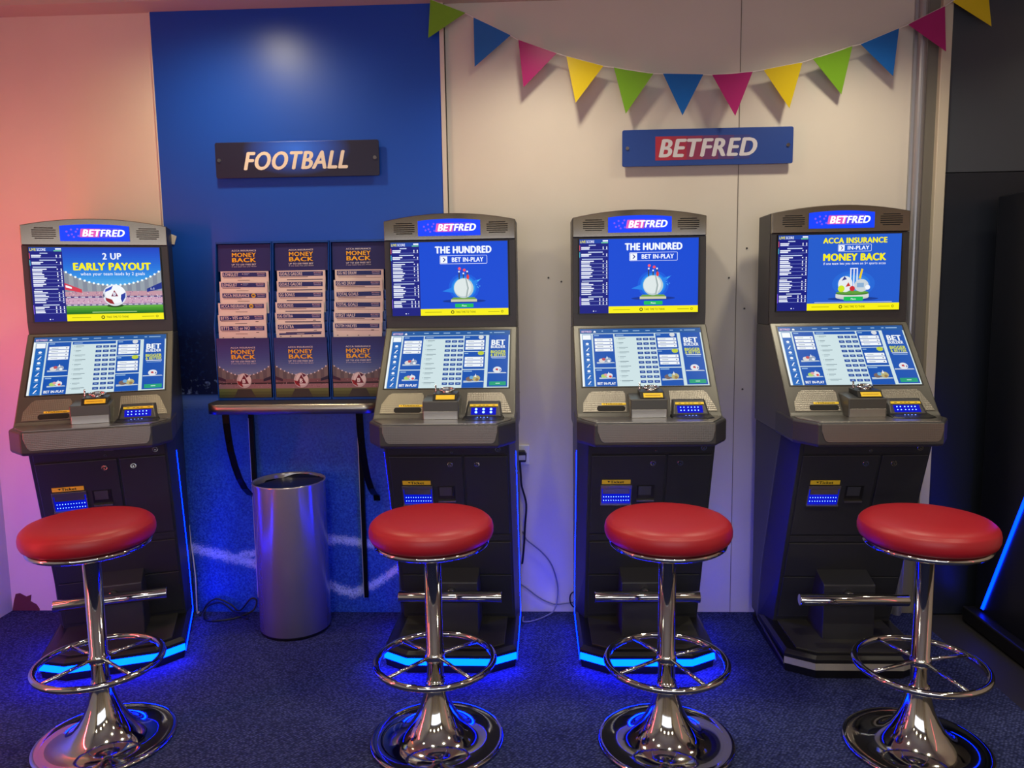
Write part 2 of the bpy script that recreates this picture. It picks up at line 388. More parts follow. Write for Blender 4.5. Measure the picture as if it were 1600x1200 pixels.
pil = MB()  # unseen bars added so the polished headers mirror some vertical lines
for x in (-1.9, -1.0, -.35, .25, .95, 1.7): pil.box(x, YB, 0, x + .09, YB + .03, CEIL_Z)
pil.box(XL, YB, 1.95, XR, YB + .02, 2.02)
struct(pil.build('trim_9', pbr('dark_reflection_bar', (52, 46, 44), .6)), 'unseen dark bars added behind the viewer for reflections', 'trim')
# ------------------------------------------------------------------ downlights (above the frame)
for i, (lx, ly, lw_, lc_) in enumerate(DOWNLIGHTS):
    d = empty('ceiling_light', (lx, ly, CEIL_Z), 0, 'round recessed downlight in the ceiling', 'ceiling light', 'recessed downlights')
    MB().lathe([(.034, -.001), (.036, -.012), (.05, -.012), (.052, -.001)], 32).build('trim_ring', m_white, d)
    e = MB().lathe([(.0005, -.004), (.034, -.004)], 24).build('diffuser', glow((255, 226, 176), 14), d)

# ------------------------------------------------------------------ betting terminals
K1 = -1.114                       # slope of the console (dz/dd)
def sl(d): return 1.257 + K1*(d - .193)
SLOPE_U = Vector((0, 1, -K1)).normalized()         # up the console
SLOPE_N = Vector((1, 0, 0)).cross(SLOPE_U)
K2 = (.868 - .10)/(.47 - .20)
def low(z): return .20 + (z - .10)/K2
LOW_U = Vector((0, -1, K2)).normalized()

def console_pt(x, d, off=0.0): return Vector((x, -d, sl(d))) + SLOPE_N*off

def upper_art(kind, parent):
    W, H = .457, .285
    a = Art((-.231, -.1800, 1.316), (1, 0, 0), (0, 0, 1))
    G = glow
    navy = G((24, 30, 128)); wht = G((235, 240, 255), 1.1); yel = G((250, 240, 20))
    a.slab(-.004, -.004, W + .004, H + .004, m_black, .0035)
    sw = W*.245
    a.rect(0, 0, sw, H, navy, 1)
    a.rect(0, H*.945, sw, H, G((28, 70, 170)), 2)
    a.text('LIVE', .003, H*.95, .0095, yel, 3, 'l', .021); a.text('SCORE', .027, H*.95, .0095, wht, 3, 'l', .030)
    a.rect(sw*.8, H*.966, sw*.98, H*.985, wht, 3); a.rect(sw*.75, H*.945, sw*.98, H*.957, G((120, 220, 160)), 3)
    rnd = random.Random(3)
    y = H*.925; k = 0
    groups = [(2, (230, 90, 110)), (2, (80, 200, 230)), (10, None), (7, None), (4, (130, 90, 240))]
    for gi, (n, bc) in enumerate(groups):
        a.rect(sw*.32 if gi == 0 else sw*.08 if gi in (2, 3) else sw*.3, y - .0035, sw*(.56 if gi == 0 else .8), y, G((200, 215, 245)), 3)
        y -= .0075; yt = y
        for j in range(n):
            L = .25 + .2*rnd.random()
            a.rect(sw*.06, y - .0042, sw*(.06 + L), y - .0003, wht, 3)
            for q in range(rnd.choice((1, 2, 2)) if gi != 4 else 3): a.rect(sw*(.92 - .12*q), y - .0042, sw*(.955 - .12*q), y - .0003, wht, 3)
            y -= .0058
            if j % 2: a.rect(sw*.06, y - .0004, sw*.97, y + .0006, G((150, 165, 230)), 3); y -= .0028
        if bc: a.rect(0, y, sw*.02, yt + .006, G(bc), 3)
        y -= .0045
    a.disc(sw*.48, H*.03, .0024, wht, 3, n=10); a.disc(sw*.56, H*.03, .0020, G((150, 160, 230)), 3, n=10)
    X0, cx = sw, sw + (W - sw)*.5
    mw = W - sw
    # yellow strip
    a.rect(X0, 0, W, H*.092, yel, 6)
    dk = G((60, 62, 0))
    a.disc(X0 + mw*.365, H*.046, .0066, dk, 7); a.disc(X0 + mw*.365, H*.046, .0036, yel, 8)
    a.text('TAKE TIME TO THINK', X0 + mw*.40, H*.033, .0075, dk, 7, 'l', mw*.23, .01)
    a.rect(X0 + mw*.05, H*.042, X0 + mw*.24, H*.050, G((170, 165, 0)), 7); a.rect(X0 + mw*.77, H*.042, X0 + mw*.90, H*.050, G((170, 165, 0)), 7)
    a.disc(X0 + mw*.93, H*.047, .0046, dk, 7); a.disc(X0 + mw*.93, H*.047, .003, yel, 8)
    def pill(y0, y1, x0, x1, st):
        a.rrect(x0, y0, x1, y1, .004, wht, 3); a.rrect(x0 + .0013, y0 + .0013, x1 - .0013, y1 - .0013, .003, bgc, 4)
        q = y1 - y0 - .006
        a.rect(x0 + .003, y0 + .003, x0 + .003 + q, y1 - .003, wht, 5)
        c = (x0 + .003 + q*.5, (y0 + y1)/2)
        a.poly([(c[0] - q*.2, c[1] + q*.3), (c[0] - q*.02, c[1] + q*.3), (c[0] + q*.26, c[1]), (c[0] + q*.08, c[1])], navy, 6)
        a.poly([(c[0] - q*.2, c[1] - q*.3), (c[0] + q*.08, c[1]), (c[0] + q*.26, c[1]), (c[0] - q*.02, c[1] - q*.3)], navy, 6)
        a.text(st, (x0 + 3*.002 + q + x1)/2, y0 + (y1 - y0)*.25, (y1 - y0)*.5, wht, 6, 'c', (x1 - x0 - q)*.78, .05)
    if kind == 'football':
        bgc = G((28, 110, 215))
        sky = [(30, 70, 195), (30, 85, 205), (32, 102, 214), (38, 122, 222), (50, 145, 228), (80, 170, 234), (120, 195, 240)]
        top, bot = H, H*.40
        for i, c in enumerate(blend(sky, 21)):
            a.rect(X0, top - (top - bot)*(i + 1)/21, W, top - (top - bot)*i/21, G(c), 1)
        # stands: curved roof line with floodlights
        def roof(u): return H*(.485 + .20*abs(2*u - 1)**2.2)
        N = 22
        for i in range(N):
            u0_, u1_ = i/N, (i + 1)/N
            a.poly([(X0 + mw*u0_, H*.35), (X0 + mw*u1_, H*.35), (X0 + mw*u1_, roof(u1_)), (X0 + mw*u0_, roof(u0_))], G((150, 160, 170) if i % 2 else (132, 140, 156)), 2)
            a.disc(X0 + mw*(u0_ + .5/N), roof(u0_ + .5/N), .0042, G((235, 248, 255), 1.1), 3, n=8)
        a.rect(X0, H*.33, W, H*.40, G((196, 150, 165)), 3)
        a.rect(X0, H*.315, W, H*.335, G((70, 60, 120)), 4)
        a.rect(X0, H*.225, W, H*.315, G((205, 165, 190)), 3)
        for i in range(150): a.rect(*(lambda x_, y_: (x_, y_, x_ + .003, y_ + .003))(X0 + rnd.random()*(mw - .004), H*(.232 + .165*rnd.random())), G(rnd.choice([(235, 215, 225), (165, 110, 135), (130, 100, 160)])), 4)
        for i in range(14): a.rect(X0 + mw*(i + .2)/14, H*.321, X0 + mw*(i + .75)/14, H*.330, G((225, 225, 240)), 5)
        a.rect(X0, H*.205, W, H*.23, G((120, 110, 150)), 4)
        for i in range(16): a.rect(X0 + mw*(i + .2)/16, H*.212, X0 + mw*(i + .8)/16, H*.222, G((230, 225, 235)), 5)
        for i, c in enumerate([(96, 175, 60), (74, 155, 45), (58, 140, 36), (40, 118, 26), (30, 100, 20)]): a.rect(X0, H*(.205 - .026*i - .026), W, H*(.205 - .026*i), G(c), 3)
        a.poly([(X0, H*.43), (X0 + mw*.17, H*.385), (X0 + mw*.17, H*.43), (X0, H*.52)], G((215, 60, 80)), 5)
        a.poly([(X0 + mw*.01, H*.46), (X0 + mw*.07, H*.44), (X0 + mw*.07, H*.465), (X0 + mw*.01, H*.49)], wht, 6)
        a.poly([(W, H*.43), (W - mw*.16, H*.385), (W - mw*.16, H*.43), (W, H*.52)], G((30, 50, 140)), 5)
        a.text('1-1', W - mw*.10, H*.415, .008, wht, 6, 'c')
        ball = (X0 + mw*.5, H*.345, .042)
        a.disc(ball[0], ball[1] - .041, .030, G((30, 70, 20)), 6, .006)
        a.disc(*ball, G((225, 230, 240)), 7, n=36)
        a.disc(ball[0] + .004, ball[1] + .005, .036, G((245, 248, 252)), 8, n=36)
        def bp(pts, c, L=9): a.poly([(ball[0] + x*ball[2], ball[1] + y*ball[2]) for x, y in pts], G(c), L)
        bp([(-.3, -.1), (.3, -.1), (0, .48)], (150, 40, 62)); bp([(-.22, -.06), (.2, -.06), (0, .34)], (60, 30, 90), 10)
        a.text('B', ball[0], ball[1] - .001, .012, wht, 11, 'c', None, .06)
        bp([(-.75, .55), (-.1, .9), (-.25, .55), (-.8, .3)], (50, 80, 190)); bp([(.55, .05), (.95, .25), (.9, -.2), (.6, -.7), (.5, -.35)], (40, 60, 160))
        bp([(-.8, -.2), (-.25, -.4), (-.05, -.85), (-.45, -.75), (-.75, -.5)], (150, 40, 45)); bp([(-.98, 0), (-.9, .3), (-.86, -.1), (-.96, -.25)], (50, 40, 90))
        a.text('2 UP', cx, H*.835, .024, wht, 9, 'c', mw*.195, .05)
        a.text('EARLY PAYOUT', cx, H*.69, .027, yel, 9, 'c', mw*.80, .08)
        a.text('when your team leads by 2 goals', cx, H*.605, .012, wht, 9, 'c', mw*.66, .012)
        a.rect(X0 + mw*.26, H*.112, X0 + mw*.72, H*.122, G((180, 215, 150)), 9)
    elif kind == 'cricket':
        bgc = G((18, 74, 212))
        a.rect(X0, 0, W, H, bgc, 1)
        def burst(): 
            for i, (r, c) in enumerate(((.060, (20, 92, 222)), (.050, (26, 120, 232)), (.043, (50, 160, 240)))): a.disc(cx, H*.38, r, G(c), 2 + i, r*.9)
        burst()
        a.poly([(cx - .085, H*.33), (cx - .02, H*.42), (cx - .02, H*.30)], G((34, 130, 235)), 4); a.poly([(cx + .07, H*.50), (cx + .02, H*.45), (cx + .02, H*.34)], G((34, 130, 235)), 4)
        a.disc(cx, H*.195, .085, G((12, 50, 150)), 2, .007)
        a.rect(cx - .052, H*.185, cx + .050, H*.218, G((205, 205, 170)), 5); a.poly([(cx - .052, H*.218), (cx + .050, H*.218), (cx + .040, H*.245), (cx - .042, H*.245)], G((110, 160, 70)), 6)
        for i, (sx, top) in enumerate(((-.018, .60), (-.001, .575), (.014, .60))):
            a.rect(cx + sx - .002, H*.4, cx + sx + .002, H*top, G((60, 60, 60)), 6); a.rect(cx + sx - .003, H*(top - .015), cx + sx + .003, H*(top + .005), wht, 7)
        a.disc(cx - .016, H*.635, .0055, G((255, 90, 110)), 8); a.disc(cx + .003, H*.615, .0055, G((255, 80, 90)), 8); a.disc(cx + .016, H*.52, .005, G((230, 60, 60)), 8, .010)
        a.disc(cx - .001, H*.37, .0385, G((190, 205, 210)), 9, n=36); a.disc(cx - .004, H*.378, .034, G((222, 232, 232)), 10, n=36)
        a.poly([(cx + .006, H*.50), (cx + .013, H*.50), (cx + .021, H*.37), (cx + .013, H*.245), (cx + .006, H*.245), (cx + .013, H*.37)], G((165, 180, 180)), 11)
        a.poly([(cx + .012, H*.495), (cx + .014, H*.495), (cx + .023, H*.37), (cx + .015, H*.25), (cx + .013, H*.25), (cx + .020, H*.37)], G((245, 248, 248)), 12)
        for i in range(7): a.disc(cx + .043 + .02*rnd.random(), H*(.33 + .15*rnd.random()), .0016, G((90, 200, 250)), 5, n=8)
        a.rrect(cx - .036, H*.108, cx + .036, H*.158, .002, G((24, 190, 90)), 7); a.text('Place', cx, H*.121, .006, wht, 8, 'c', .018, .02)
        a.text('THE HUNDRED', cx, H*.845, .0255, wht, 9, 'c', mw*.64, .085)
        pill(H*.70, H*.815, cx - mw*.268, cx + mw*.268, 'BET IN-PLAY')
    else:
        bgc = G((36, 92, 205))
        a.rect(X0, 0, W, H, bgc, 1)
        for i, (r, c) in enumerate(((.080, (38, 104, 215)), (.062, (44, 122, 224)), (.05, (58, 145, 232)))): a.disc(cx, H*.35, r, G(c), 2 + i, r*.62)
        a.disc(cx, H*.15, .095, G((24, 60, 150)), 2, .007)
        a.disc(cx - .004, H*.172, .062, G((200, 205, 200)), 5, .010); a.rect(cx - .066, H*.172, cx + .058, H*.215, G((215, 218, 215)), 6)
        a.disc(cx - .004, H*.225, .062, G((62, 120, 44)), 7, .008); a.disc(cx - .004, H*.235, .060, G((96, 160, 60)), 8, .006)
        for sx in (-.012, .000, .012): a.rect(cx + sx - .0022, H*.28, cx + sx + .0022, H*.55, G((238, 240, 250)), 8)
        a.rect(cx - .015, H*.545, cx + .014, H*.557, wht, 9)
        a.poly([(cx + .018, H*.42), (cx + .026, H*.41), (cx + .034, H*.54), (cx + .027, H*.55)], G((240, 205, 40)), 8)
        a.disc(cx - .031, H*.345, .027, G((232, 236, 240)), 9, .030); a.poly([(cx - .045, H*.39), (cx - .026, H*.41), (cx - .035, H*.45)], G((50, 60, 140)), 10); a.poly([(cx - .03, H*.31), (cx - .012, H*.32), (cx - .02, H*.37)], G((200, 60, 50)), 10)
        a.disc(cx + .029, H*.325, .027, G((205, 214, 220)), 9, .024); a.rect(cx + .012, H*.30, cx + .038, H*.36, G((140, 175, 210)), 10)
        a.disc(cx - .046, H*.285, .0125, G((205, 230, 40)), 11); a.disc(cx - .005, H*.285, .010, G((205, 45, 55)), 11); a.disc(cx + .052, H*.30, .009, wht, 11)
        a.rrect(cx - .036, H*.123, cx + .036, H*.178, .002, G((24, 190, 90)), 12); a.text('Place', cx, H*.138, .006, wht, 13, 'c', .018, .02)
        a.rect(X0 + mw*.08, H*.102, X0 + mw*.92, H*.109, G((200, 215, 245)), 7)
        a.text('ACCA INSURANCE', cx, H*.885, .0195, yel, 9, 'c', mw*.69, .07)
        pill(H*.775, H*.87, cx - mw*.18, cx + mw*.18, 'IN-PLAY')
        a.text('MONEY BACK', cx, H*.655, .0255, yel, 9, 'c', mw*.68, .08)
        a.text('if one team lets you down on 5+ sports accas', cx, H*.592, .009, wht, 9, 'c', mw*.67, .012)
    return a.build('upper_screen', parent)

TOUCH = {}
def touch_art(parent):
    if 'me' in TOUCH:
        o = bpy.data.objects.new('touch_screen', TOUCH['me']); COL.objects.link(o); o.parent = parent; return o
    W = .464; d0, d1 = .195, .377
    H = sqrt((d1 - d0)**2 + (sl(d0) - sl(d1))**2)
    o = console_pt(-.232, d1, .0012)
    a = Art(o, (1, 0, 0), SLOPE_U)
    G = glow
    a.slab(-.006, -.004, W + .006, H + .006, m_black, .001)
    bg = G((206, 226, 230)); blu = G((14, 82, 176)); nav = G((18, 100, 186)); wht = G((240, 246, 250)); grey = G((130, 150, 165)); navy = G((22, 56, 128))
    def R(u0_, v0, u1_, v1, m, L=2): a.rect(W*u0_, H*(1 - v1), W*u1_, H*(1 - v0), m, L)
    R(0, .0, 1, 1, bg, 1); R(0, 0, 1, .085, G((30, 88, 158)), 2); R(.0, .085, .012, 1, wht, 2)
    a.text('BETFRED', W*.012, H*(1 - .068), .009, G((225, 190, 220)), 4, 'l', W*.085, .05, .15)
    a.poly([(W*.112, H*.932), (W*.132, H*.932), (W*.132, H*.95), (W*.122, H*.965), (W*.112, H*.95)], wht, 4)
    for u, l in ((.18, .012), (.275, .04), (.352, .05), (.44, .055), (.545, .035), (.64, .03), (.745, .03), (.83, .02), (.865, .09)): R(u, .035, u + l, .05, G((150, 185, 220)), 4)
    R(.018, .1, .093, 1, nav); R(.021, .11, .088, .195, wht, 3)
    for i, v in enumerate((.27, .365, .455, .55, .65, .745, .84, .94)):
        cx_, cy_ = W*.055, H*(1 - v)
        if i in (0, 2, 3, 5): a.disc(cx_, cy_, .006, wht, 3, .0055, 12)
        else: a.poly([(cx_ - .006, cy_ - .007), (cx_ - .002, cy_ - .008), (cx_ + .007, cy_ + .006), (cx_ + .004, cy_ + .008)], wht, 3)
        R(.038, v + .03, .072, v + .037, G((140, 185, 225)), 3)
    def rows(u0_, u1_, v0, n, dv=.06):
        for i in range(n):
            R(u0_ + .012, v0 + dv*i, u1_ - .012, v0 + dv*i + dv*.84, wht, 3); R(u0_ + .03, v0 + dv*i + dv*.4, u0_ + .08, v0 + dv*i + dv*.52, grey, 4); R(u1_ - .035, v0 + dv*i + dv*.34, u1_ - .025, v0 + dv*i + dv*.56, navy, 4)
    def toys(u, v, k, cols):
        cx_, cy_ = W*u, H*(1 - v)
        a.poly([(cx_ - .028*k, cy_ - .012*k), (cx_ + .034*k, cy_ - .010*k), (cx_ + .03*k, cy_ - .006*k), (cx_ - .028*k, cy_ - .005*k)], G((190, 205, 215)), 4)
        a.disc(cx_ - .010*k, cy_ + .001*k, .011*k, G(cols[0]), 5, .0085*k); a.disc(cx_ + .010*k, cy_ + .003*k, .012*k, G(cols[1]), 6, .011*k)
        a.disc(cx_ - .004*k, cy_ + .006*k, .006*k, G(cols[2]), 7); a.poly([(cx_ + .004*k, cy_ + .008*k), (cx_ + .008*k, cy_ + .02*k), (cx_ + .011*k, cy_ + .008*k)], G((230, 235, 240)), 7)
        a.disc(cx_ + .013*k, cy_ - .002*k, .005*k, G(cols[3]), 8)
    R(.105, .095, .275, .685, blu); R(.115, .115, .155, .13, G((150, 190, 225)), 3); rows(.105, .275, .175, 4)
    toys(.19, .57, 1.1, [(220, 215, 215), (150, 165, 190), (190, 80, 90), (235, 240, 245)])
    R(.105, .70, .275, 1, blu); R(.115, .72, .16, .735, G((150, 190, 225)), 3); toys(.195, .835, 1.0, [(175, 210, 110), (225, 225, 230), (225, 160, 160), (215, 70, 70)])
    a.text('BET IN-PLAY', W*.19, H*.025, .011, wht, 4, 'c', W*.145, .06)
    R(.285, .095, .610, .145, blu); R(.295, .115, .36, .128, G((150, 190, 225)), 3)
    for i in range(10):
        v = .175 + .0815*i
        for u in (.462, .516, .570): R(u, v, u + .044, v + .042, G((26, 70, 152)), 3); R(u + .012, v + .015, u + .032, v + .026, G((150, 180, 220)), 4)
        ln = (.06, .04, .075, .08, .05, .07, .085, .07, .055, .09)[i]
        R(.30, v - .004, .305, v + .006, grey, 3); R(.312, v - .004, .312 + ln, v + .006, G((120, 140, 150)), 3); R(.312, v + .018, .312 + ln*.7, v + .026, G((165, 185, 190)), 3)
    R(.622, .095, .80, .372, blu); R(.63, .115, .665, .13, G((150, 190, 225)), 3); a.disc(W*.76, H*.875, .010, G((215, 220, 225)), 4); rows(.622, .80, .175, 3)
    R(.622, .385, .80, .685, blu); R(.63, .405, .66, .42, G((150, 190, 225)), 3); a.disc(W*.765, H*.59, .012, G((190, 205, 60)), 4, .010); rows(.622, .80, .475, 3)
    R(.622, .70, .80, 1, blu); R(.63, .715, .70, .73, G((150, 190, 225)), 3); toys(.71, .86, 1.25, [(120, 100, 95), (185, 175, 120), (110, 170, 215), (150, 120, 80)])
    R(.826, .085, .99, .985, blu)
    a.text('BET', W*.905, H*.735, .024, wht, 4, 'c', W*.115, .07); a.text('BUILDER', W*.905, H*.675, .0135, wht, 4, 'c', W*.12, .06)
    yl = G((214, 222, 50))
    a.text('BIGGER', W*.908, H*.585, .0135, yl, 4, 'c', W*.125, .06); a.text('& BETTER', W*.908, H*.535, .0115, yl, 4, 'c', W*.125, .05)
    R(.85, .475, .972, .488, wht, 4); R(.855, .505, .968, .513, G((160, 195, 230)), 4)
    cx_, cy_ = W*.905, H*.29
    a.poly([(cx_ - .035, cy_ - .014), (cx_ + .036, cy_ - .014), (cx_ + .032, cy_ - .010), (cx_ - .034, cy_ - .009)], G((200, 212, 222)), 4)
    a.disc(cx_, cy_ + .002, .016, G((225, 228, 235)), 5, .0145); a.poly([(cx_ - .006, cy_), (cx_ + .004, cy_ - .002), (cx_ + .002, cy_ + .008), (cx_ - .006, cy_ + .007)], G((190, 60, 70)), 6); a.poly([(cx_ + .008, cy_ - .006), (cx_ + .014, cy_), (cx_ + .010, cy_ + .006)], G((40, 60, 140)), 6)
    R(.845, .90, .978, .965, G((30, 160, 120)), 3); R(.895, .925, .93, .938, G((190, 235, 215)), 4)
    ob = a.build('touch_screen', parent); TOUCH['me'] = ob.data
    return ob

def lock(name, x, z, r, parent, extra=.004):
    c = Vector((x, -low(z), z)); n = LOW_U.cross(Vector((1, 0, 0))); n = n if n.y < 0 else -n
    b = MB(); b.cyl(c - n*.002, c + n*extra, r, 20, 0); b.cyl(c + n*extra, c + n*(extra + .0015), r*.62, 16, 1); b.cyl(c + n*(extra + .0015), c + n*(extra + .0025), r*.3, 10, 2)
    return b.build(name, [m_chrome, m_body, m_chrome], parent)

def low_panel(x0, x1, z0, z1, th, m, mb=None, out=None):
    """plate lying on the sloping lower front"""
    mb = mb or MB(); n = LOW_U.cross(Vector((1, 0, 0))); n = n if n.y < 0 else -n
    out = th if out is None else out
    q = [(x0, z0), (x1, z0), (x1, z1), (x0, z1)]
    mb.loft([[Vector((x, -low(z), z)) + n*(out - th) for x, z in q], [Vector((x, -low(z), z)) + n*out for x, z in q]], m)
    return mb

def terminal(loc, rz, screen, label, left_led, right_led, front_led, two_dot=False, header_m=None):
    t = empty('betting_terminal', loc, rz, label, 'betting terminal', 'betting terminals along the back wall')
    HW = .257
    # head casing: rear shell with arched top
    def arch(x): return 1.684 + .027*(1 - (x/HW)**2)
    xs = [-HW + 2*HW*i/16 for i in range(17)]
    poly = [(-HW, 1.262)] + [(HW, 1.262)] + [(x, arch(x) + .001) for x in reversed(xs)]
    MB().prism(poly, 'y', -.160, 0.0).build('head_casing', m_body, t, .003)
    hp = MB().prism([(-HW + .001, 1.609), (HW - .001, 1.609)] + [(x*.996, arch(x)) for x in reversed(xs)], 'y', -.178, -.160)
    hp = hp.build('header_panel', header_m or m_mirror, t, .0025)
    for sx in (-.176, .187):
        g = MB()
        for k in range(6):
            z = 1.633 + .0078*k; hw_ = .040 if k in (1, 2, 3, 4) else .031
            g.loft([[(sx - hw_, y, z), (sx + hw_, y, z), (sx + hw_ + .002, y, z + .0017), (sx + hw_, y, z + .0034), (sx - hw_, y, z + .0034), (sx - hw_ - .002, y, z + .0017)] for y in (-.1788, -.1755)])
        g.build('speaker_grille', m_gap, hp)
    s = Art((-.121, -.1835, 1.624), (1, 0, 0), (0, 0, 1))
    bl = glow((22, 66, 250), 1.1)
    s.slab(0, 0, .243, .058, pbr('sign_edge', (60, 62, 80), .3, .6), .012)
    top = [(.243*(1 - k/12), .058 + .007*(1 - (2*k/12 - 1)**2)) for k in range(13)]
    s.poly([(0, 0), (.243, 0)] + top, bl, 1)
    s.poly([(.070, .013), (.20, .013), (.21, .05), (.075, .05)], glow((84, 74, 246), 1.0), 2)
    s.poly([(.068, .016), (.135, .016), (.14, .047), (.073, .047)], glow((236, 96, 190), 1.0), 3)
    s.text('BETFRED', .152, .0185, .0255, glow((250, 250, 255), 1.3), 5, 'c', .150, .06, .25)
    for dx, dy in ((.024, .036), (.040, .044), (.042, .026), (.056, .036), (.062, .046), (.048, .016), (.030, .022), (.064, .020)): s.disc(dx, dy, .0038, glow((130, 90, 245), 1.0), 3, n=10)
    s.build('logo_sign', t)
    # screen bezel
    b = MB(); D0, D1 = -.176, -.160
    b.box(-HW + .001, D0, 1.268, HW - .001, D1, 1.314); b.box(-HW + .001, D0, 1.603, HW - .001, D1, 1.608)
    b.box(-HW + .001, D0, 1.314, -.2355, D1, 1.603); b.box(.2305, D0, 1.314, HW - .001, D1, 1.603)
    b.build('screen_bezel', m_bezel, t, .0015)
    upper_art(screen, t)
    # console wedge + desk
    cw = .2585
    prof = [(-.002, 1.262), (-.176, 1.262), (-.181, sl(.181)), (-.455, sl(.455)), (-.470, .9545), (-.470, .87), (-.002, .87)]
    MB().prism([(y, z) for y, z in prof], 'x', -cw, cw).build('console', m_console, t, .004)
    touch_art(t)
    plan = [(-.262, -.30), (-.262, -.508), (-.206, -.600), (.206, -.600), (.262, -.508), (.262, -.30)]
    lp = MB()
    lp.loft([[(x*.985, y*.985, .868) for x, y in plan], [(x, y, .878) for x, y in plan], [(x, y, .9445) for x, y in plan], [(x*.992, y*.994, .9515) for x, y in plan]])
    lp.build('console_lip', m_lip, t, .003)
    pl2 = [(-.245, -.46), (-.245, -.505), (-.199, -.589), (.199, -.589), (.245, -.505), (.245, -.46)]
    MB().loft([[(x, y, .9510) for x, y in pl2], [(x, y, .9545) for x, y in pl2]]).build('desk_plate', m_steel, t, .001)
    pf = [(-.196, .949), (-.196, .925), (-.186, .896), (-.180, .889), (-.172, .886), (.182, .886), (.190, .889), (.196, .896), (.203, .925), (.203, .949)]
    MB().prism(pf, 'y', -.6025, -.598).build('lip_panel', m_texsteel, t, .001)
    # embossed panels on the slope
    def slope_poly(pts, off0, off1, m, name, parent, bevel=0):
        return MB().loft([[console_pt(x, d, off0) for x, d in pts], [console_pt(x, d, off1) for x, d in pts]]).build(name, m, parent, bevel)
    slope_poly([(-.199, .392), (-.086, .392), (-.080, .40), (-.078, .452), (-.236, .452), (-.234, .425), (-.212, .398)], -.001, .0016, m_texsteel, 'scanner_panel', t)
    slope_poly([(.082, .392), (.206, .392), (.216, .398), (.240, .44), (.244, .452), (.078, .452)], -.001, .0016, m_texsteel, 'reader_panel', t)
    # ticket scan slot with its label
    pts = []
    for cx_, sg in ((-.092, 1), (-.177, -1)):
        for k in range(7):
            a_ = radians(-90 + 30*k)
            pts.append((cx_ + sg*.0085*cos(a_), .442 - sg*.0072*sin(a_)))
    slope_poly(pts, -.001, .0028, m_gap, 'scan_slot', t)
    a = Art(console_pt(-.168, .4325, .0030), (1, 0, 0), SLOPE_U)
    a.slab(0, 0, .088, .0085, m_yellow, .0012); a.text('Ticketscan', .044, .0018, .0056, ink((40, 24, 10)), 1, 'c', .062, .05); a.poly([(.006, .006), (.012, .006), (.009, .002)], ink((40, 24, 10)), 1)
    a.build('scan_label', t)
    # centre block with the coin slot
    bx0, bx1 = -.071, .059
    MB().prism([(-.33, 1.05), (-.385, 1.031), (-.498, 1.020), (-.4985, .953), (-.33, .953)], 'x', bx0, bx1).build('coin_block', m_console, t, .003)
    MB().box(bx0 + .004, -.5005, .9548, bx1 - .004, -.498, .984).build('block_plate', m_steel, t, .0008)
    cn = MB(); cn.prism([(-.40, 1.0285), (-.487, 1.0205), (-.489, 1.0225), (-.470, 1.0435), (-.40, 1.0455)], 'x', -.035, .050)
    co = cn.build('coin_plate', m_black, t, .002)
    ring = [Vector((.010 + .026*cos(2*pi*k/24), -.425 - .015*sin(2*pi*k/24), 1.0535 - .004*sin(2*pi*k/24))) for k in range(24)]
    rg = MB().tube(ring, .0042, 8, closed=True); rg.cyl((.010, -.425, 1.040), (.010, -.427, 1.0535), .020, 20)
    rg.build('coin_ring', m_chrome, co)
    MB().cyl((-.030, -.432, 1.03), (-.031, -.428, 1.072), .0032, 10).build('reject_lever', m_chrome, co)
    lab = Art((-.024, -.4882, 1.0256), (1, 0, 0), (0, .019, .021)); lab.slab(0, 0, .068, .0185, m_yellow, .0015)
    if not two_dot: lab.rect(.006, .008, .06, .010, ink((150, 105, 20)), 1)
    lab.build('coin_label', co)
    # note reader
    hood = MB().loft([[console_pt(.074, .470, 0), console_pt(.218, .470, 0), console_pt(.206, .415, 0), console_pt(.084, .415, 0)],
                      [console_pt(.084, .464, .012), console_pt(.206, .464, .012), console_pt(.196, .425, .010), console_pt(.094, .425, .010)]]).build('note_reader', m_lip, t, .003)
    MB().loft([[(.070, -.455, .9535), (.222, -.455, .9535), (.222, -.520, .9535), (.190, -.545, .9535), (.102, -.545, .9535), (.070, -.520, .9535)],
               [(.076, -.455, .962), (.216, -.455, .962), (.214, -.515, .959), (.186, -.535, .957), (.106, -.535, .957), (.078, -.515, .959)]]).build('reader_tongue', m_black, hood, .001)
    wn = MB().loft([[console_pt(x, d, o_) for x, d in ((.100, .461), (.190, .461), (.190, .441), (.100, .441))] for o_ in (.008, .0128)]).build('reader_window', m_ledwin, hood)
    dt = MB()
    if two_dot:
        for i in range(3):
            for d in (.446, .4545): 
                c = console_pt(.118 + .027*i, d, .0128); dt.cyl(c, c + SLOPE_N*.0012, .0046, 10)
    else:
        for i in range(6):
            for d in (.446, .4545):
                c = console_pt(.112 + .0118*i + (.003 if i > 1 else 0), d, .0128); dt.cyl(c, c + SLOPE_N*.001, .0020, 8)
    for i in range(4): dt.cyl((.125 + .012*i, -.49, .9575), (.125 + .012*i, -.49, .9605), .002, 8)
    dt.build('reader_lamps', m_leddot, wn)
    a = Art(console_pt(.095, .4375, .0132), (1, 0, 0), SLOPE_U); a.slab(0, 0, .102, .0095, m_yellow, .004)
    for x_ in (.012, .032, .045, .058, .082): a.rect(x_, .0035, x_ + .009, .0058, ink((90, 66, 20)), 1)
    a.build('reader_label', hood)
    # lower body: outer shell with bevelled front flanks
    def ring(z, ins=0.0):
        f = low(z); o_ = f - .125 if z > .2 else f - .085
        return [(-.2525, -.002, z), (-.2525, -o_, z), (-.2195, -f, z), (.236, -f, z), (.2525, -o_, z), (.2525, -.002, z)]
    lb = MB().loft([ring(.06), ring(.30), ring(.868)]).build('lower_body', m_body, t, .002)
    low_panel(-.207, .062, .485, .812, .006, 0).build('ticket_door', m_body, t, .0025)
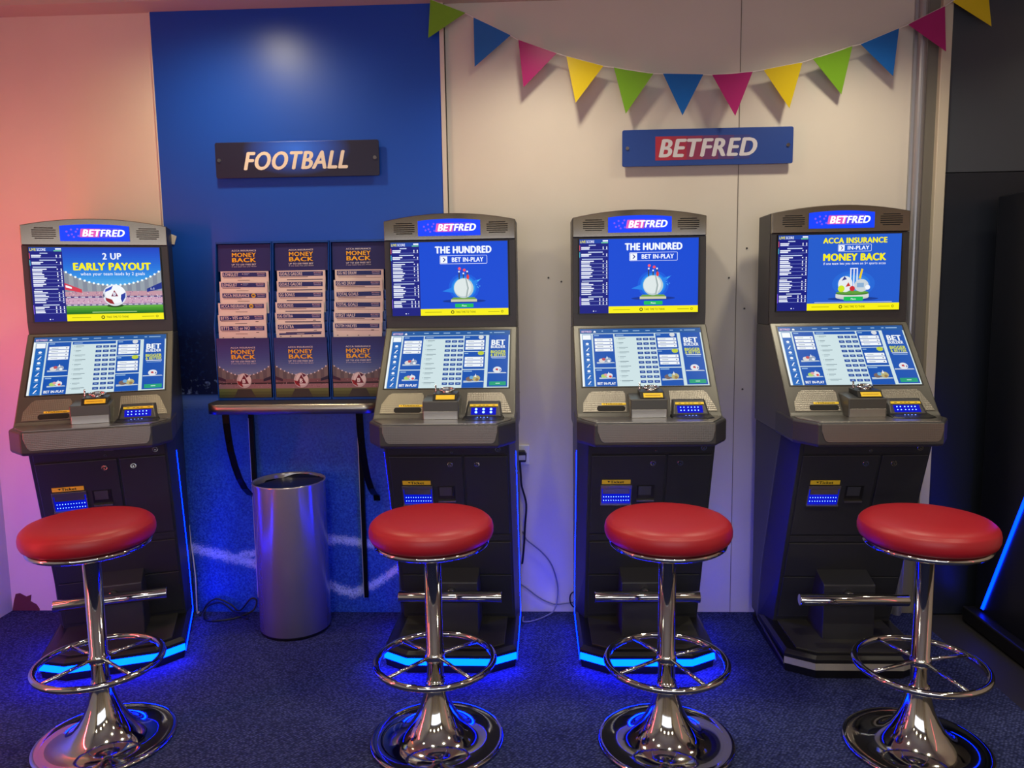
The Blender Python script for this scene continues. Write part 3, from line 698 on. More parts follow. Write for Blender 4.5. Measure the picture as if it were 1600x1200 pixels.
    low_panel(.070, .228, .485, .812, .006, 0).build('cash_door', m_body, t, .0025)
    low_panel(-.207, .228, .822, .864, .004, 0).build('lock_rail', m_body, t, .0015)
    low_panel(-.207, .228, .452, .478, .003, 0).build('door_rail', m_body, t, .0015)
    low_panel(-.207, .228, .300, .446, .006, 0).build('lower_panel', m_body, t, .002)
    low_panel(-.207, .228, .105, .294, .005, 0).build('kick_panel', m_body, t, .002)
    lock('door_lock', .017, .781, .0105, t, .009); lock('door_lock', .115, .781, .0105, t, .009); lock('rail_lock', .195, .840, .0105, t, .007); lock('rail_catch', .026, .830, .0055, t, .007)
    low_panel(.024, .056, .848, .853, .002, 0, out=.0062).build('maker_plate', m_steel, t)
    # ticket outlet
    fr = MB()
    low_panel(-.170, -.055, .612, .617, .010, 0, fr, .016); low_panel(-.170, -.055, .680, .694, .006, 0, fr, .012)
    low_panel(-.170, -.166, .617, .680, .006, 0, fr, .011); low_panel(-.059, -.055, .617, .680, .006, 0, fr, .011)
    tk = fr.build('ticket_outlet', m_steel, t, .001)
    low_panel(-.166, -.059, .617, .680, .003, 0, None, .008).build('outlet_window', m_ledwin, tk)
    low_panel(-.162, -.063, .660, .680, .004, 0, None, .0125).build('outlet_flap', m_steel, tk)
    ld_ = MB(); n_ = LOW_U.cross(Vector((1, 0, 0))); n_ = n_ if n_.y < 0 else -n_
    for i in range(11):
        for z in (.630, .645):
            c = Vector((-.158 + .0092*i, -low(z), z)) + n_*.008; ld_.cyl(c, c + n_*.001, .0016, 6)
    ld_.build('outlet_lamps', m_leddot, tk)
    a = Art(Vector((-.166, -low(.698), .698)) + n_*.0085, (1, 0, 0), LOW_U); a.slab(0, 0, .105, .017, m_yellow, .003); a.text('Ticket', .056, .0035, .0105, ink((24, 20, 10)), 1, 'c', .05, .045)
    a.poly([(.020, .013), (.030, .013), (.025, .006)], ink((24, 20, 10)), 1)
    a.build('ticket_label', tk)
    rc = MB(); low_panel(-.036, .028, .628, .634, .010, 0, rc, .015); low_panel(-.030, .016, .652, .688, .003, 1, rc, .009); low_panel(-.036, .028, .634, .690, .002, 2, rc, .0075)
    rc.build('coin_return', [m_steel, pbr('return_flap', (84, 86, 90), .3, .5), m_black], t)
    # knee block and foot rail
    MB().prism([(-low(.32) + .01, .335), (-.372, .300), (-.372, .062), (-.18, .062), (-.18, .335)], "x", -.088, .102).build('knee_block', m_body, t, .004)
    rl = MB().cyl((-.194, -.425, .264), (.197, -.425, .264), .0215, 28); rl.build('foot_rail', m_chrome, t, .002)
    MB().cyl((.0, -.37, .264), (.0, -.41, .264), .018, 20).build('rail_post', m_chrome, t)
    # base
    bp = [(-.2525, -.005), (-.251, -.447), (-.157, -.505), (.157, -.505), (.251, -.447), (.2525, -.005)]
    def off(k): 
        return [(x*(1 - k/.25), y + (k if y < -.1 else 0)) for x, y in bp]
    MB().loft([[(x, y, 0) for x, y in off(.006)], [(x, y, .030) for x, y in off(.003)]]).build('plinth', m_black, t)
    rm = MB().loft([[(x, y, .030) for x, y in off(.010)], [(x, y, .058) for x, y in off(.010)], [(x, y, .058) for x, y in off(0)], [(x, y, .072) for x, y in off(0)], [(x, y, .083) for x, y in off(.012)]]).build('base_rim', m_black, t, .0015)
    tray = [(-.205, -.16), (-.205, -.435), (-.140, -.474), (.140, -.474), (.205, -.435), (.205, -.16)]
    MB().loft([[(x, y, .080) for x, y in tray], [(x, y, .088) for x, y in tray]]).build('foot_mat', m_rubber, t, .001)
    if True:
        f3 = bp[1:5]; st = MB()
        outer = [Vector((x, y, 0)) for x, y in f3]
        cen = Vector((0, -.2, 0))
        v = []; 
        for p in outer:
            q = p + (cen - p).normalized()*.016
            v.append([(p.x, p.y, .032), (p.x, p.y, .057), (q.x, q.y, .057), (q.x, q.y, .032)])
        st.loft(v).build('front_light_strip', m_ledfront if front_led else m_ledoff, t)
    for sx, lit in ((-1, left_led), (1, right_led)):
        pa = [(.2525, -.447, .035), (.2525, -.086, .05), (.2525, -.092, .075), (.2525, -.136, .30), (.2525, -.312, .80)]
        q = MB(); W_ = .008
        ringz = []
        for i, (x, y, z) in enumerate(pa):
            ringz.append([(sx*(x - .001), y - W_*.6, z - (W_ if i < 2 else 0)*.6), (sx*(x + .0012), y - W_*.6, z - (W_ if i < 2 else 0)*.6), (sx*(x + .0012), y + W_*.6, z + (W_ if i < 2 else 0)*.6), (sx*(x - .001), y + W_*.6, z + (W_ if i < 2 else 0)*.6)])
        q.loft(ringz).build('side_light_strip', m_ledblue if lit else pbr('unlit_side_strip', (70, 70, 74), .4), t)
    return t

m_hdr_warm = pbr('satin_steel_header', (150, 140, 126), 0.22, 1.0)
terminal((-1.805, 3.146, 0), .358, 'football', 'leftmost betting terminal, turned to the right, showing EARLY PAYOUT and a football', True, True, True, header_m=m_hdr_warm)
terminal((-.361, 3.202, 0), -.007, 'cricket', 'betting terminal with a mirror bright header right of the leaflet shelf, showing THE HUNDRED', True, True, True, two_dot=True)
terminal((.371, 3.204, 0), .011, 'cricket', 'betting terminal standing below the wall sign on the cream wall, showing THE HUNDRED', True, True, True)
terminal((1.126, 3.179, 0), -.004, 'accumulator', 'rightmost betting terminal with unlit base strip, showing ACCA INSURANCE MONEY BACK', False, False, False, header_m=m_hdr_warm)

# ------------------------------------------------------------------ dark gaming cabinet at the right edge
g = empty('gaming_cabinet', (2.1, 3.19, 0), 0, 'dark gaming cabinet with a slanting blue light strip at the right edge', 'gaming machine')
MB().prism([(-.01, .06), (-.42, .06), (-.56, .90), (-.50, 1.35), (-.40, 1.75), (-.01, 1.75)], 'x', -.30, .28).build('cabinet_body', pbr('gloss_black_cabinet', (16, 18, 26), .3), g, .006)
MB().box(-.345, -.60, 0, .32, 0, .062).build('plinth', m_black, g, .006)
q = MB(); q.loft([[(-.304, y - .008, z), (-.304, y + .008, z), (-.298, y + .008, z), (-.298, y - .008, z)] for y, z in ((-.070, .075), (-.31, .62), (-.46, .95))])
mg = pbr('cabinet_led', (0, 0, 0), .4); bsdf(mg).inputs['Emission Color'].default_value = (0.0, 0.012, 1.0, 1); bsdf(mg).inputs['Emission Strength'].default_value = 14
q.build('light_strip', mg, g)
MB().box(-.22, -.575, .62, .20, -.45, .64).build('button_ledge', m_black, g)
m_glass = pbr('dark_screen_glass', (8, 9, 12), .12)
for (y0, z0), (y1, z1) in (((-.5575, .935), (-.5085, 1.315)), ((-.4905, 1.39), (-.412, 1.705))):
    MB().loft([[(-.25, y0 - e, z0), (.23, y0 - e, z0), (.23, y1 - e, z1), (-.25, y1 - e, z1)] for e in (-.004, .004)]).build('screen', m_glass, g, .001)

# ------------------------------------------------------------------ bar stools
def stool(loc, rz, label, seat_tilt=0.0):
    s = empty('bar_stool', loc, rz, label, 'bar stool', 'red bar stools in front of the terminals')
    MB().lathe([(.0005, .0012), (.204, .0012), (.210, .004), (.211, .009), (.206, .0135), (.196, .0145), (.186, .012), (.160, .0135), (.135, .019), (.112, .030), (.092, .047), (.074, .070), (.058, .099), (.045, .132), (.036, .165), (.031, .190), (.029, .205), (.0005, .206)], 72).build('base', m_chrome, s)
    MB().lathe([(.0005, .20), (.0262, .20), (.0262, .262), (.030, .264), (.030, .292), (.0262, .294), (.0262, .63), (.0005, .63)], 40).build('column', m_chrome, s)
    ring = [(.1825*cos(2*pi*k/64), .1825*sin(2*pi*k/64), .266) for k in range(64)]
    fr = MB().tube(ring, .0105, 14, closed=True).build('foot_ring', m_chrome, s)
    for k in range(4):
        a = radians(42 + 90*k)
        MB().cyl((.024*cos(a), .024*sin(a), .279), (.178*cos(a), .178*sin(a), .268), .0056, 12).build('spoke', m_chrome, fr)
    MB().lathe([(.0005, .628), (.09, .630), (.150, .634), (.168, .637), (.1745, .642), (.176, .648), (.172, .654), (.160, .656), (.0005, .656)], 64).build('seat_rim', m_chrome, s)
    pr = [(.0005, .656), (.162, .656), (.176, .658), (.185, .665), (.1895, .677), (.190, .691), (.187, .704), (.1835, .7095), (.1815, .7108), (.1795, .7135), (.172, .7195), (.150, .7255), (.11, .7290), (.06, .7305), (.0005, .7310)]
    MB().lathe(pr, 72).build('seat', m_leather, s)
    return s
s1 = stool((-1.410, 2.253, 0), .30, 'red bar stool standing before the leftmost terminal')
for (x, y), rz, lb_ in (((-.349, 2.276), .05, 'red bar stool before the terminal beside the leaflet shelf'), ((.369, 2.273), -.22, 'red bar stool before the terminal under the wall sign on cream wall'), ((1.128, 2.258), -.42, 'red bar stool before the rightmost terminal with unlit base')):
    c = copy_tree(s1); c.location = (x, y, 0); c.rotation_euler = (0, 0, rz); c['label'] = lb_

# ------------------------------------------------------------------ waste bin
b = empty('waste_bin', (-1.066, 3.098, 0), 0, 'tall silver cylindrical waste bin under the leaflet shelf', 'bin')
MB().lathe([(.0005, .02), (.146, .014), (.1465, .632), (.149, .636), (.149, .641), (.144, .641), (.142, .632), (.1415, .03), (.0005, .03)], 72).build('bin_body', m_bin, b)
MB().lathe([(.0005, 0), (.141, 0), (.143, .012), (.141, .018), (.0005, .018)], 60).build('base_ring', m_black, b)
lin_ = MB(); rr = random.Random(5); R_ = []
for k in range(5):
    rad = .139*(1 - k/5.0) + .004
    R_.append([(rad*cos(2*pi*j/36), rad*sin(2*pi*j/36), .575 + .03*rr.random() + (.03 if k == 0 else 0)) for j in range(36)])
lin_.loft(R_, 0, False, True).build('bin_liner', pbr('black_bag', (16, 16, 20), .28), b)

# ------------------------------------------------------------------ wall shelf
sh = empty('wall_shelf', (-1.0, WALL_Y - .012, .94), 0, 'wall shelf with steel front edge carrying the leaflet holders', 'shelf')
def rounded(x0, x1, y0, y1, r):
    pts = [(x1, y1), (x0, y1)]
    for k in range(9): a = radians(180 + 90*k/8); pts.append((x0 + r + r*cos(a), y0 + r + r*sin(a)))
    for k in range(9): a = radians(270 + 90*k/8); pts.append((x1 - r + r*cos(a), y0 + r + r*sin(a)))
    return pts
MB().loft([[(x, y, z) for x, y in rounded(-.343, .345, -.295, 0, .06)] for z in (.002, .038)]).build('shelf_board', m_shelftop, sh)
ed = rounded(-.345, .347, -.298, 0, .062); e2 = rounded(-.3425, .3445, -.2945, 0, .06)
mb = MB(); n = len(ed)
mb.loft([[(x, y, 0) for x, y in ed[1:]] , [(x, y, .0385) for x, y in ed[1:]], ] , 0, True, False)
mb2 = MB()
for i in range(1, n):
    p, q = ed[i], ed[(i + 1) % n]; p2, q2 = e2[i], e2[(i + 1) % n]
    if i == n - 1: break
    mb2.add([(p[0], p[1], 0), (q[0], q[1], 0), (q[0], q[1], .0385), (p[0], p[1], .0385), (p2[0], p2[1], 0), (q2[0], q2[1], 0), (q2[0], q2[1], .0385), (p2[0], p2[1], .0385)], [(0, 1, 2, 3), (3, 2, 6, 7), (0, 4, 5, 1)], 0, True)
mb2.build('edge_band', m_steel, sh)
for sx, bx in ((-.270, -.267), (.268, .207)):
    path = [(-.265, 0.002), (-.262, -.04), (-.252, -.10), (-.235, -.16), (-.205, -.225), (-.165, -.29), (-.115, -.345), (-.06, -.385), (-.012, -.405), (-.002, -.43)]
    st = MB(); rg_ = []
    for i, (y, z) in enumerate(path):
        p = Vector((0, y, z)); d = Vector((0, path[min(i + 1, 9)][0] - path[max(i - 1, 0)][0], path[min(i + 1, 9)][1] - path[max(i - 1, 0)][1])).normalized(); nn = Vector((0, -d.z, d.y))*.003
        rg_.append([(sx - .014, y + nn.y, z + nn.z), (sx + .014, y + nn.y, z + nn.z), (sx + .014, y - nn.y, z - nn.z), (sx - .014, y - nn.y, z - nn.z)])
    st.loft(rg_); st.cyl((sx, -.256, -.12), (sx, -.266, -.123), .004, 10)
    st.build('bracket_strap', m_strap, sh, .0012)
    br = MB().box(bx - .010, -.018, -.865, bx + .010, -.001, 0.0)
    br.build('wall_bar', m_strap, sh, .001)
    MB().box(bx - .0115, -.0185, -.865, bx - .0085, -.0, -.06).build('bar_edge', pbr('bar_edge_alloy', (190, 188, 196), .4, .7), sh)

# ------------------------------------------------------------------ leaflet holders and slips
def poster(a, W, H, with_ball):
    nv = ink((38, 40, 104)); wh = ink((228, 222, 226)); ye = ink((250, 190, 24))
    cx = W/2
    if with_ball:
        cols = [(40, 44, 112), (46, 58, 132), (58, 80, 150), (84, 108, 168), (128, 146, 180)]
        for i, c in enumerate(blend(cols, 18)): a.rect(0, H*(1 - .0375*(i + 1)), W, H*(1 - .0375*i), ink(c), 1)
        N = 14
        def roof(u): return H*(.37 + .17*abs(2*u - 1)**2)
        for i in range(N):
            u0_, u1_ = i/N, (i + 1)/N
            a.poly([(W*u0_, H*.2), (W*u1_, H*.2), (W*u1_, roof(u1_)), (W*u0_, roof(u0_))], ink((118, 108, 110) if i % 2 else (98, 90, 98)), 2)
            a.disc(W*(u0_ + .5/N), roof(u0_ + .5/N), .003, wh, 3, n=8)
        a.rect(0, H*.25, W, H*.31, ink((120, 84, 92)), 3); a.rect(0, H*.225, W, H*.25, ink((44, 30, 40)), 3); a.rect(0, H*.15, W, H*.225, ink((150, 112, 122)), 3)
        for i in range(40): a.rect(*(lambda x_, y_: (x_, y_, x_ + .0025, y_ + .0025))(W*random.random()*.98, H*(.155 + .14*random.random())), ink(random.choice([(190, 150, 156), (96, 60, 70)])), 4)
        for i, c in enumerate([(100, 108, 60), (84, 88, 48), (70, 70, 40)]): a.rect(0, H*.05*(2 - i), W, H*.05*(3 - i), ink(c), 3)
        a.poly([(0, H*.30), (W*.14, H*.27), (W*.14, H*.31), (0, H*.36)], ink((60, 30, 60)), 5); a.poly([(W, H*.30), (W*.86, H*.27), (W*.86, H*.31), (W, H*.36)], ink((30, 30, 60)), 5)
        a.poly([(W*.28, 0), (W*.70, 0), (W*.62, H*.14), (W*.36, H*.14)], ink((58, 52, 48)), 5)
        bc = (W*.49, H*.285, .0305)
        a.disc(*bc, ink((205, 190, 194)), 6, n=30); a.disc(bc[0] + .004, bc[1] + .004, .025, ink((228, 216, 218)), 7, n=30)
        a.poly([(bc[0] - .024, bc[1] - .016), (bc[0] - .030, bc[1]), (bc[0] - .012, bc[1] - .004), (bc[0] - .004, bc[1] - .028)], ink((150, 36, 44)), 8)
        a.poly([(bc[0] - .020, bc[1] - .013), (bc[0] + .020, bc[1] - .013), (bc[0] + .001, bc[1] + .024)], ink((110, 26, 48)), 9)
        a.poly([(bc[0] + .002, bc[1] + .030), (bc[0] + .022, bc[1] + .020), (bc[0] + .010, bc[1] + .012)], ink((90, 30, 60)), 8)
        a.text('B', bc[0], bc[1] - .0095, .0155, ink((248, 244, 246)), 10, 'c', None, .05)
        yb = H*.54
    else:
        a.rect(0, 0, W, H, nv, 1); yb = H*.10
    a.text('ACCA INSURANCE', cx, yb + .070, .0062, wh, 6, 'c', W*.47, .03)
    a.text('MONEY', cx, yb + .0475, .0165, ye, 6, 'c', W*.46, .035); a.text('BACK', cx + .0005, yb + .0265, .0165, ye, 6, 'c', W*.46, .045)
    a.text('UP TO £50 FREE BET', cx, yb + .0135, .0062, wh, 6, 'c', W*.47, .03); a.text('if one team lets you down', cx, yb + .005, .0040, wh, 6, 'c', W*.47, .01)

def holder(x, label):
    h = empty('leaflet_holder', (x, WALL_Y - .013, .979), 0, label, 'leaflet holder', 'blue leaflet holders on the shelf')
    W = .1165
    side = [(0, 0), (-.165, 0), (-.168, .30), (-.150, .36), (-.112, .60), (-.105, .645), (0, .645)]
    f = MB()
    for s_ in (-1, 1): f.prism(side, 'x', s_*W - (.004 if s_ > 0 else -.000), s_*W + (0 if s_ > 0 else .004))
    f.box(-W + .004, -.006, .0, W - .004, 0, .645); f.box(-W + .004, -.165, 0, W - .004, -.006, .010); f.box(-W + .004, -.109, .637, W - .004, -.006, .645)
    for k in range(6):
        z = .245 + .042*(5 - k); y = -.152 + .0078*(5 - k)
        f.box(-W + .004, y - .0035, z - .05 , W - .004, y - .0025, z - .012)
    f.build('holder_frame', m_frameblue, h, .0015)
    for s_ in (-1, 1):
        pass
    a = Art((-.1085, -.111, .525), (1, 0, 0), Vector((0, .10, 1))); a.slab(0, 0, .217, .110, ink((38, 40, 104)), .0025); poster(a, .217, .110, False); a.build('header_poster', h)
    a = Art((-.1085, -.1695, .012), (1, 0, 0), (0, 0, 1)); a.slab(0, 0, .217, .243, ink((40, 44, 112)), .002); poster(a, .217, .243, True); a.build('front_poster', h)
    return h

SLIPS = [['LONGLIST', 'LONGLIST', 'ACCA INSURANCE', 'ACCA INSURANCE', 'BTTS - YES or NO', 'BTTS - YES or NO'],
         ['GOALS GALORE', 'GOALS GALORE', 'GG BONUS', 'GG BONUS', 'GG EXTRA', 'GG EXTRA'],
         ['GG NO DRAW', 'GG NO DRAW', 'TOTAL GOALS', 'TOTAL GOALS', 'FIRST HALF', 'BOTH HALVES']]
HN = ['left', 'middle', 'right']
ORD = ['topmost', 'second', 'third', 'fourth', 'fifth', 'lowest']
holders_x = [-1.2215, -.985, -.7485]
for c, hx in enumerate(holders_x):
    holder(hx, '%s of the three blue leaflet holders on the wall shelf, holding %s slips' % (HN[c] if c != 0 else 'left', SLIPS[c][0]))
    for r in range(6):
        st = SLIPS[c][r]
        zt = .979 + (.525, .483, .440, .397, .354, .312)[r] - .004*(c == 0 and r > 3)
        yf = WALL_Y - .013 - .1175 - .0078*r
        rn = random.Random(c*10 + r)
        o = empty('betting_slip_stack', (hx + rn.uniform(-.002, .004) - .0035*(r > 2), yf, zt - .085), 0)
        tag(o, '%s betting slips headed %s in the %s blue leaflet holder' % (ORD[r], st, HN[c]), 'betting slips', 'betting slips in the leaflet holders')
        o.rotation_euler = (0, rn.uniform(-.012, .016), 0)
        a = Art((-.1005, 0, 0), (1, 0, 0), (0, 0, 1), .00025)
        W, H = .199, .085
        a.slab(0, 0, W, H, m_paper, .0042)
        nb = ink((30, 48, 118)); wh = ink((232, 224, 224))
        a.rect(.008, H - .0225, W - .010, H - .0045, nb, 1)
        a.text(st, .012, H - .0192, .0118, wh, 2, 'l', min(.0077*len(st), .118), .035)
        a.text('BETFRED', W - .031, H - .0118, .0044, ink((226, 190, 200)), 2, 'c', .032, .03); a.rect(W - .046, H - .0185, W - .016, H - .0150, ink((150, 150, 190)), 2)
        if c == 0 and r in (0, 1): a.poly([(.089, H - .0112), (.095, H - .0135), (.092, H - .0090)], wh, 2); a.rect(.098, H - .0105, .120, H - .0080, ink((150, 165, 205)), 2); a.rect(.098, H - .0150, .114, H - .0130, ink((150, 165, 205)), 2)
        if c == 0 and r in (2, 3): a.disc(.137, H - .0133, .0092, ink((226, 190, 40)), 3, .0086); a.disc(.137, H - .0133, .0055, ink((60, 70, 110)), 4, .0030)
        tx = ink((96, 84, 92))
        a.rect(.012, H - .0272, .012 + (.075 if c == 0 or r == 5 else .115), H - .0252, tx, 1)
        if c == 1: a.rect(.04, H - .0385, W - .012, H - .0350, ink((44, 48, 96)), 1)
        elif c == 0: a.rect(.07, H - .0375, .12, H - .0355, tx, 1)
        else: a.rect(.014, H - .0330, W - .012, H - .0315, ink((150, 134, 138)), 1)
        if r > 3: a.rect(.155, H - .0315, .167, H - .0290, ink((40, 36, 44)), 1)
        if r == 5:
            for q_ in (.015, .055, .10, .145): a.rect(q_, H - .053, q_ + .006, H - .0505, ink((50, 44, 50)), 1)
            if c == 1: a.rect(.012, H - .046, W - .014, H - .039, nb, 1); a.rect(.085, H - .0435, .115, H - .0415, wh, 2)
        a.build('slip_stack', o)

# ------------------------------------------------------------------ wall signs
def board(name, x0, x1, z0, z1, y, m, label, cat, tilt):
    W, H = x1 - x0, z1 - z0
    o = empty(name, ((x0 + x1)/2, y, (z0 + z1)/2), 0, label, cat); o.rotation_euler = (0, tilt, 0)
    r = .008; pts = []
    for cx, cz, a0 in ((W/2 - r, -H/2 + r, -90), (W/2 - r, H/2 - r, 0), (-W/2 + r, H/2 - r, 90), (-W/2 + r, -H/2 + r, 180)):
        for k in range(5): pts.append((cx + r*cos(radians(a0 + 22.5*k)), cz + r*sin(radians(a0 + 22.5*k))))
    MB().prism(pts, 'y', -.005, .0).build('board', m, o, .001)
    return o, W, H
m_foot = pbr('football_sign_print', (24, 26, 50), .35)
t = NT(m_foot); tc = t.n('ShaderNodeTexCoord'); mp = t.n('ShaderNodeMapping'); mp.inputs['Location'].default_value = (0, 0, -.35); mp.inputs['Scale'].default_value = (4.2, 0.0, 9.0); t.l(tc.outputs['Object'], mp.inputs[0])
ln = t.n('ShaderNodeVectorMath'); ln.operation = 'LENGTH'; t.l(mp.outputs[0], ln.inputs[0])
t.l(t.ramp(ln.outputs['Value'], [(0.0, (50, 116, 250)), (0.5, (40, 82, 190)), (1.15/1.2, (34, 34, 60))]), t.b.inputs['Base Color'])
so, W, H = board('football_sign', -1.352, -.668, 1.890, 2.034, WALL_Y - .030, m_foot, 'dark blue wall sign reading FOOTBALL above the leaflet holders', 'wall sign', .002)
a = Art((0, -.0053, 0), (1, 0, 0), (0, 0, 1)); a.text('FOOTBALL', -.006, -.040, .069, ink((226, 216, 200)), 1, 'c', .437, .055, .28); a.build('lettering', so)
for sx in (-.325, .325):
    MB().cyl((sx, .030 - .010, 0), (sx, -.010, 0), .0075, 18).build('fixing_stud', m_chrome, so)
m_bsign = pbr('blue_sign_print', (26, 62, 140), .4)
so, W, H = board('brand_sign', .327, 1.012, 1.903, 2.048, WALL_Y - .024, m_bsign, 'blue wall sign with white lettering on a red block under the bunting', 'wall sign', .0)
a = Art((0, -.0053, 0), (1, 0, 0), (0, 0, 1))
rs = [(168, 40, 60), (158, 42, 66), (136, 46, 80), (108, 50, 96), (80, 54, 112), (52, 58, 126), (26, 62, 140)]
for i in range(6): a.rect(-.209 + .063*i, -.050, -.209 + .063*(i + 1), .044, ink(rs[i]), 1)
a.text('BETFRED', .002, -.037, .068, ink((206, 204, 208)), 2, 'c', .395, .055, .22); a.build('lettering', so)
for sx in (-.322, .322):
    MB().cyl((sx, .024, 0), (sx, -.009, 0), .0070, 18).build('fixing_stud', m_chrome, so)

# ------------------------------------------------------------------ bunting
FL = [('g', (-.424, 2.530), (-.289, 2.477), (-.436, 2.387)), ('b', (-.258, 2.460), (-.115, 2.390), (-.259, 2.282)), ('m', (-.086, 2.372), (.062, 2.318), (-.068, 2.195)),
      ('y', (.099, 2.306), (.242, 2.266), (.133, 2.128)), ('g', (.282, 2.260), (.434, 2.233), (.329, 2.087)), ('b', (.471, 2.232), (.625, 2.225), (.544, 2.070)),
      ('m', (.659, 2.222), (.813, 2.230), (.745, 2.063)), ('y', (.854, 2.236), (1.001, 2.260), (.959, 2.093)), ('g', (1.039, 2.271), (1.186, 2.314), (1.159, 2.143)),
      ('b', (1.217, 2.320), (1.358, 2.374), (1.346, 2.202)), ('m', (1.391, 2.387), (1.525, 2.450), (1.529, 2.281)), ('y', (1.550, 2.466), (1.676, 2.527), (1.701, 2.372))]
FC = {'g': (120, 172, 40), 'b': (22, 96, 176), 'm': (166, 32, 106), 'y': (216, 190, 28)}
CN = {'g': 'lime green', 'b': 'blue', 'm': 'magenta', 'y': 'yellow'}
PY = 3.195; PK = PY/3.11
def PS(p): return (p[0]*PK, CAM_H + (p[1] - CAM_H)*PK)
FL = [(c_, PS(p), PS(q), PS(tp_)) for c_, p, q, tp_ in FL]
bt = empty('bunting', (.63, PY, 2.30), 0, 'string of twelve coloured pennants sagging across the top of the cream wall', 'bunting')
o0 = Vector((.63, PY, 2.30))
sp_ = [(-.475, 2.566)]
for c_, p, q, tpt in FL: sp_ += [p, q]
sp_ += [(1.745, 2.566)]
MB().tube([Vector((x, PY + .003, z)) - o0 for x, z in sp_], .0022, 8).build('string', pbr('bunting_cord', (216, 208, 200), .7), bt)
rnd = random.Random(11)
for c_, p, q, tp_ in FL:
    mb = MB(); N = 8; idx = {}; v = []; f = []
    tilt = rnd.uniform(-.012, .012); bul = rnd.uniform(-.003, .003)
    for i in range(N + 1):
        for j in range(N + 1 - i):
            u_, v_ = j/N, i/N
            x = p[0] + (q[0] - p[0])*u_ + (tp_[0] - p[0])*v_; z = p[1] + (q[1] - p[1])*u_ + (tp_[1] - p[1])*v_
            y = PY + .001 + tilt*v_*2 + bul*(4*u_*(1 - u_ - v_) - .2)*.8
            idx[(i, j)] = len(v); v.append(Vector((x, y, z)) - o0)
    for i in range(N):
        for j in range(N - i):
            f.append((idx[(i, j)], idx[(i, j + 1)], idx[(i + 1, j)]))
            if j < N - i - 1: f.append((idx[(i, j + 1)], idx[(i + 1, j + 1)], idx[(i + 1, j)]))
    o = mb.add(v, f, 0, False).build('pennant', pbr('pennant_' + c_, FC[c_], .22, 0, .5), bt)
    o['label'] = CN[c_] + ' pennant'
    md = o.modifiers.new('thickness', 'SOLIDIFY'); md.thickness = .0007

# ------------------------------------------------------------------ socket, plug and cables
sk = tag(MB().box(-.150, WALL_Y - .012, .664, -.066, WALL_Y + .001, .750).build('power_socket', m_white, None, .003), 'white wall socket on the cream wall behind the terminal with mirror header', 'power socket')
pg = empty('mains_plug', (-.104, WALL_Y - .013, .705), 0, 'black mains plug with white face and black cable in the wall socket', 'mains plug')
MB().prism([(-.024, -.022), (.024, -.022), (.027, .010), (.018, .026), (-.018, .026), (-.027, .010)], 'y', -.034, 0).build('plug_body', m_black, pg, .004)
MB().box(-.021, -.0362, -.012, .022, -.034, .008).build('plug_face', pbr('plug_label', (176, 178, 186), .5), pg)
def smooth(pts, n=6):
    P = [Vector(p) for p in pts]; out = []
    for i in range(len(P) - 1):
        a, b_, c_, d = P[max(i - 1, 0)], P[i], P[i + 1], P[min(i + 2, len(P) - 1)]
        for k in range(n):
            t_ = k/n; out.append(.5*((2*b_) + (c_ - a)*t_ + (2*a - 5*b_ + 4*c_ - d)*t_**2 + (3*b_ - a - 3*c_ + d)*t_**3))
    return out + [P[-1]]
po = Vector((-.104, WALL_Y - .013, .705))
pc = [(-.107, 3.228, .685), (-.103, 3.226, .62), (-.100, 3.228, .575), (-.082, 3.232, .496), (-.088, 3.24, .40), (-.093, 3.242, .32), (-.099, 3.242, .254), (-.1035, 3.242, .225)]
MB().tube([p - po for p in smooth(pc)], .0042, 8).build('plug_cable', m_black, pg)
def cable(pts, r, m, name, label):
    P = smooth(pts); o = Vector((0, 0, 0))
    return tag(MB().tube(P, r, 8).build(name, m), label, 'cable')
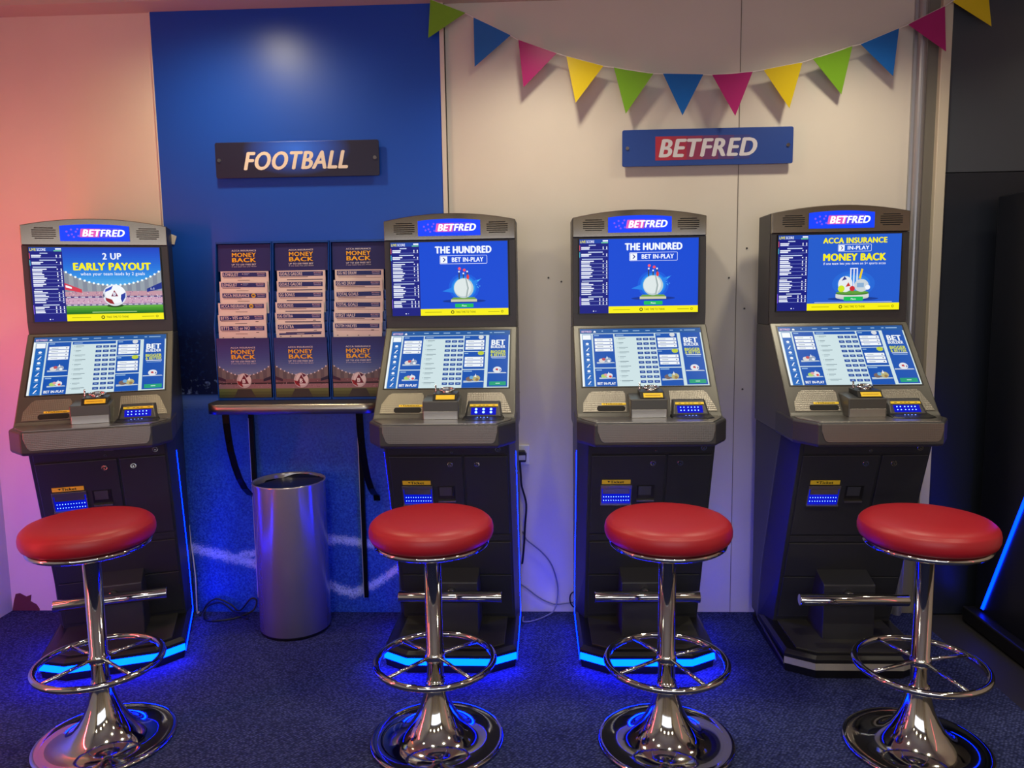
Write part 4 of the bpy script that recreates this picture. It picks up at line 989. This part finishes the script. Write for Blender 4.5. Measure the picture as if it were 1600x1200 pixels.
cable([(-.100, 3.254, .366), (-.094, 3.254, .356), (-.079, 3.245, .329), (-.018, 3.245, .277), (.027, 3.245, .214), (.051, 3.24, .118), (.038, 3.22, .03), (-.01, 3.19, .006), (-.06, 3.15, .005), (-.098, 3.14, .006), (-.100, 3.19, .006)], .0030, m_cablegrey, 'power_cable', 'grey cable looping from wall to carpet right of the mirror header terminal')
cable([(-.16, 3.25, .15), (-.12, 3.25, .134), (-.089, 3.25, .114), (-.028, 3.25, .066), (.033, 3.25, .039), (.087, 3.25, .042), (.15, 3.25, .05)], .0028, m_cablegrey, 'power_cable', 'thin grey cable sagging along the wall foot between two terminals')
cable([(.150, 3.22, .118), (.123, 3.22, .108), (.108, 3.22, .096), (.103, 3.22, .077), (.107, 3.22, .053), (.122, 3.22, .037), (.15, 3.22, .03)], .0032, m_black, 'power_cable', 'black cable loop peeking out left of the terminal under the sign')
cable([(-1.575, 3.2455, .40), (-1.572, 3.2455, .317), (-1.566, 3.243, .27), (-1.556, 3.23, .205), (-1.552, 3.225, .155), (-1.553, 3.225, .10), (-1.556, 3.228, .006), (-1.552, 3.238, .006)], .0030, pbr('white_cable', (206, 206, 214), .5), 'power_cable', 'white cable hanging beside the leftmost terminal')
cable([(-1.535, 3.20, .006), (-1.52, 3.21, .020), (-1.50, 3.215, .052), (-1.46, 3.225, .070), (-1.40, 3.225, .045), (-1.36, 3.22, .018), (-1.31, 3.225, .070), (-1.285, 3.23, .060), (-1.30, 3.215, .02), (-1.36, 3.17, .006), (-1.45, 3.14, .005), (-1.49, 3.16, .006), (-1.51, 3.20, .015), (-1.50, 3.22, .040), (-1.44, 3.222, .052), (-1.37, 3.20, .015), (-1.30, 3.16, .006)], .0038, m_black, 'power_cable', 'coil of black cable on the carpet between leftmost terminal and bin')

# folded paper tucked behind the leftmost terminal
pm = MB(); pm.add([(-1.582, 3.2455, 1.625), (-1.578, 3.2455, 1.672), (-1.546, 3.246, 1.660), (-1.558, 3.246, 1.626)], [(0, 1, 2, 3)])
po_ = tag(pm.build('paper_slip', m_paper), 'scrap of white paper tucked behind the leftmost terminal', 'paper')
md = po_.modifiers.new('thickness', 'SOLIDIFY'); md.thickness = .0006
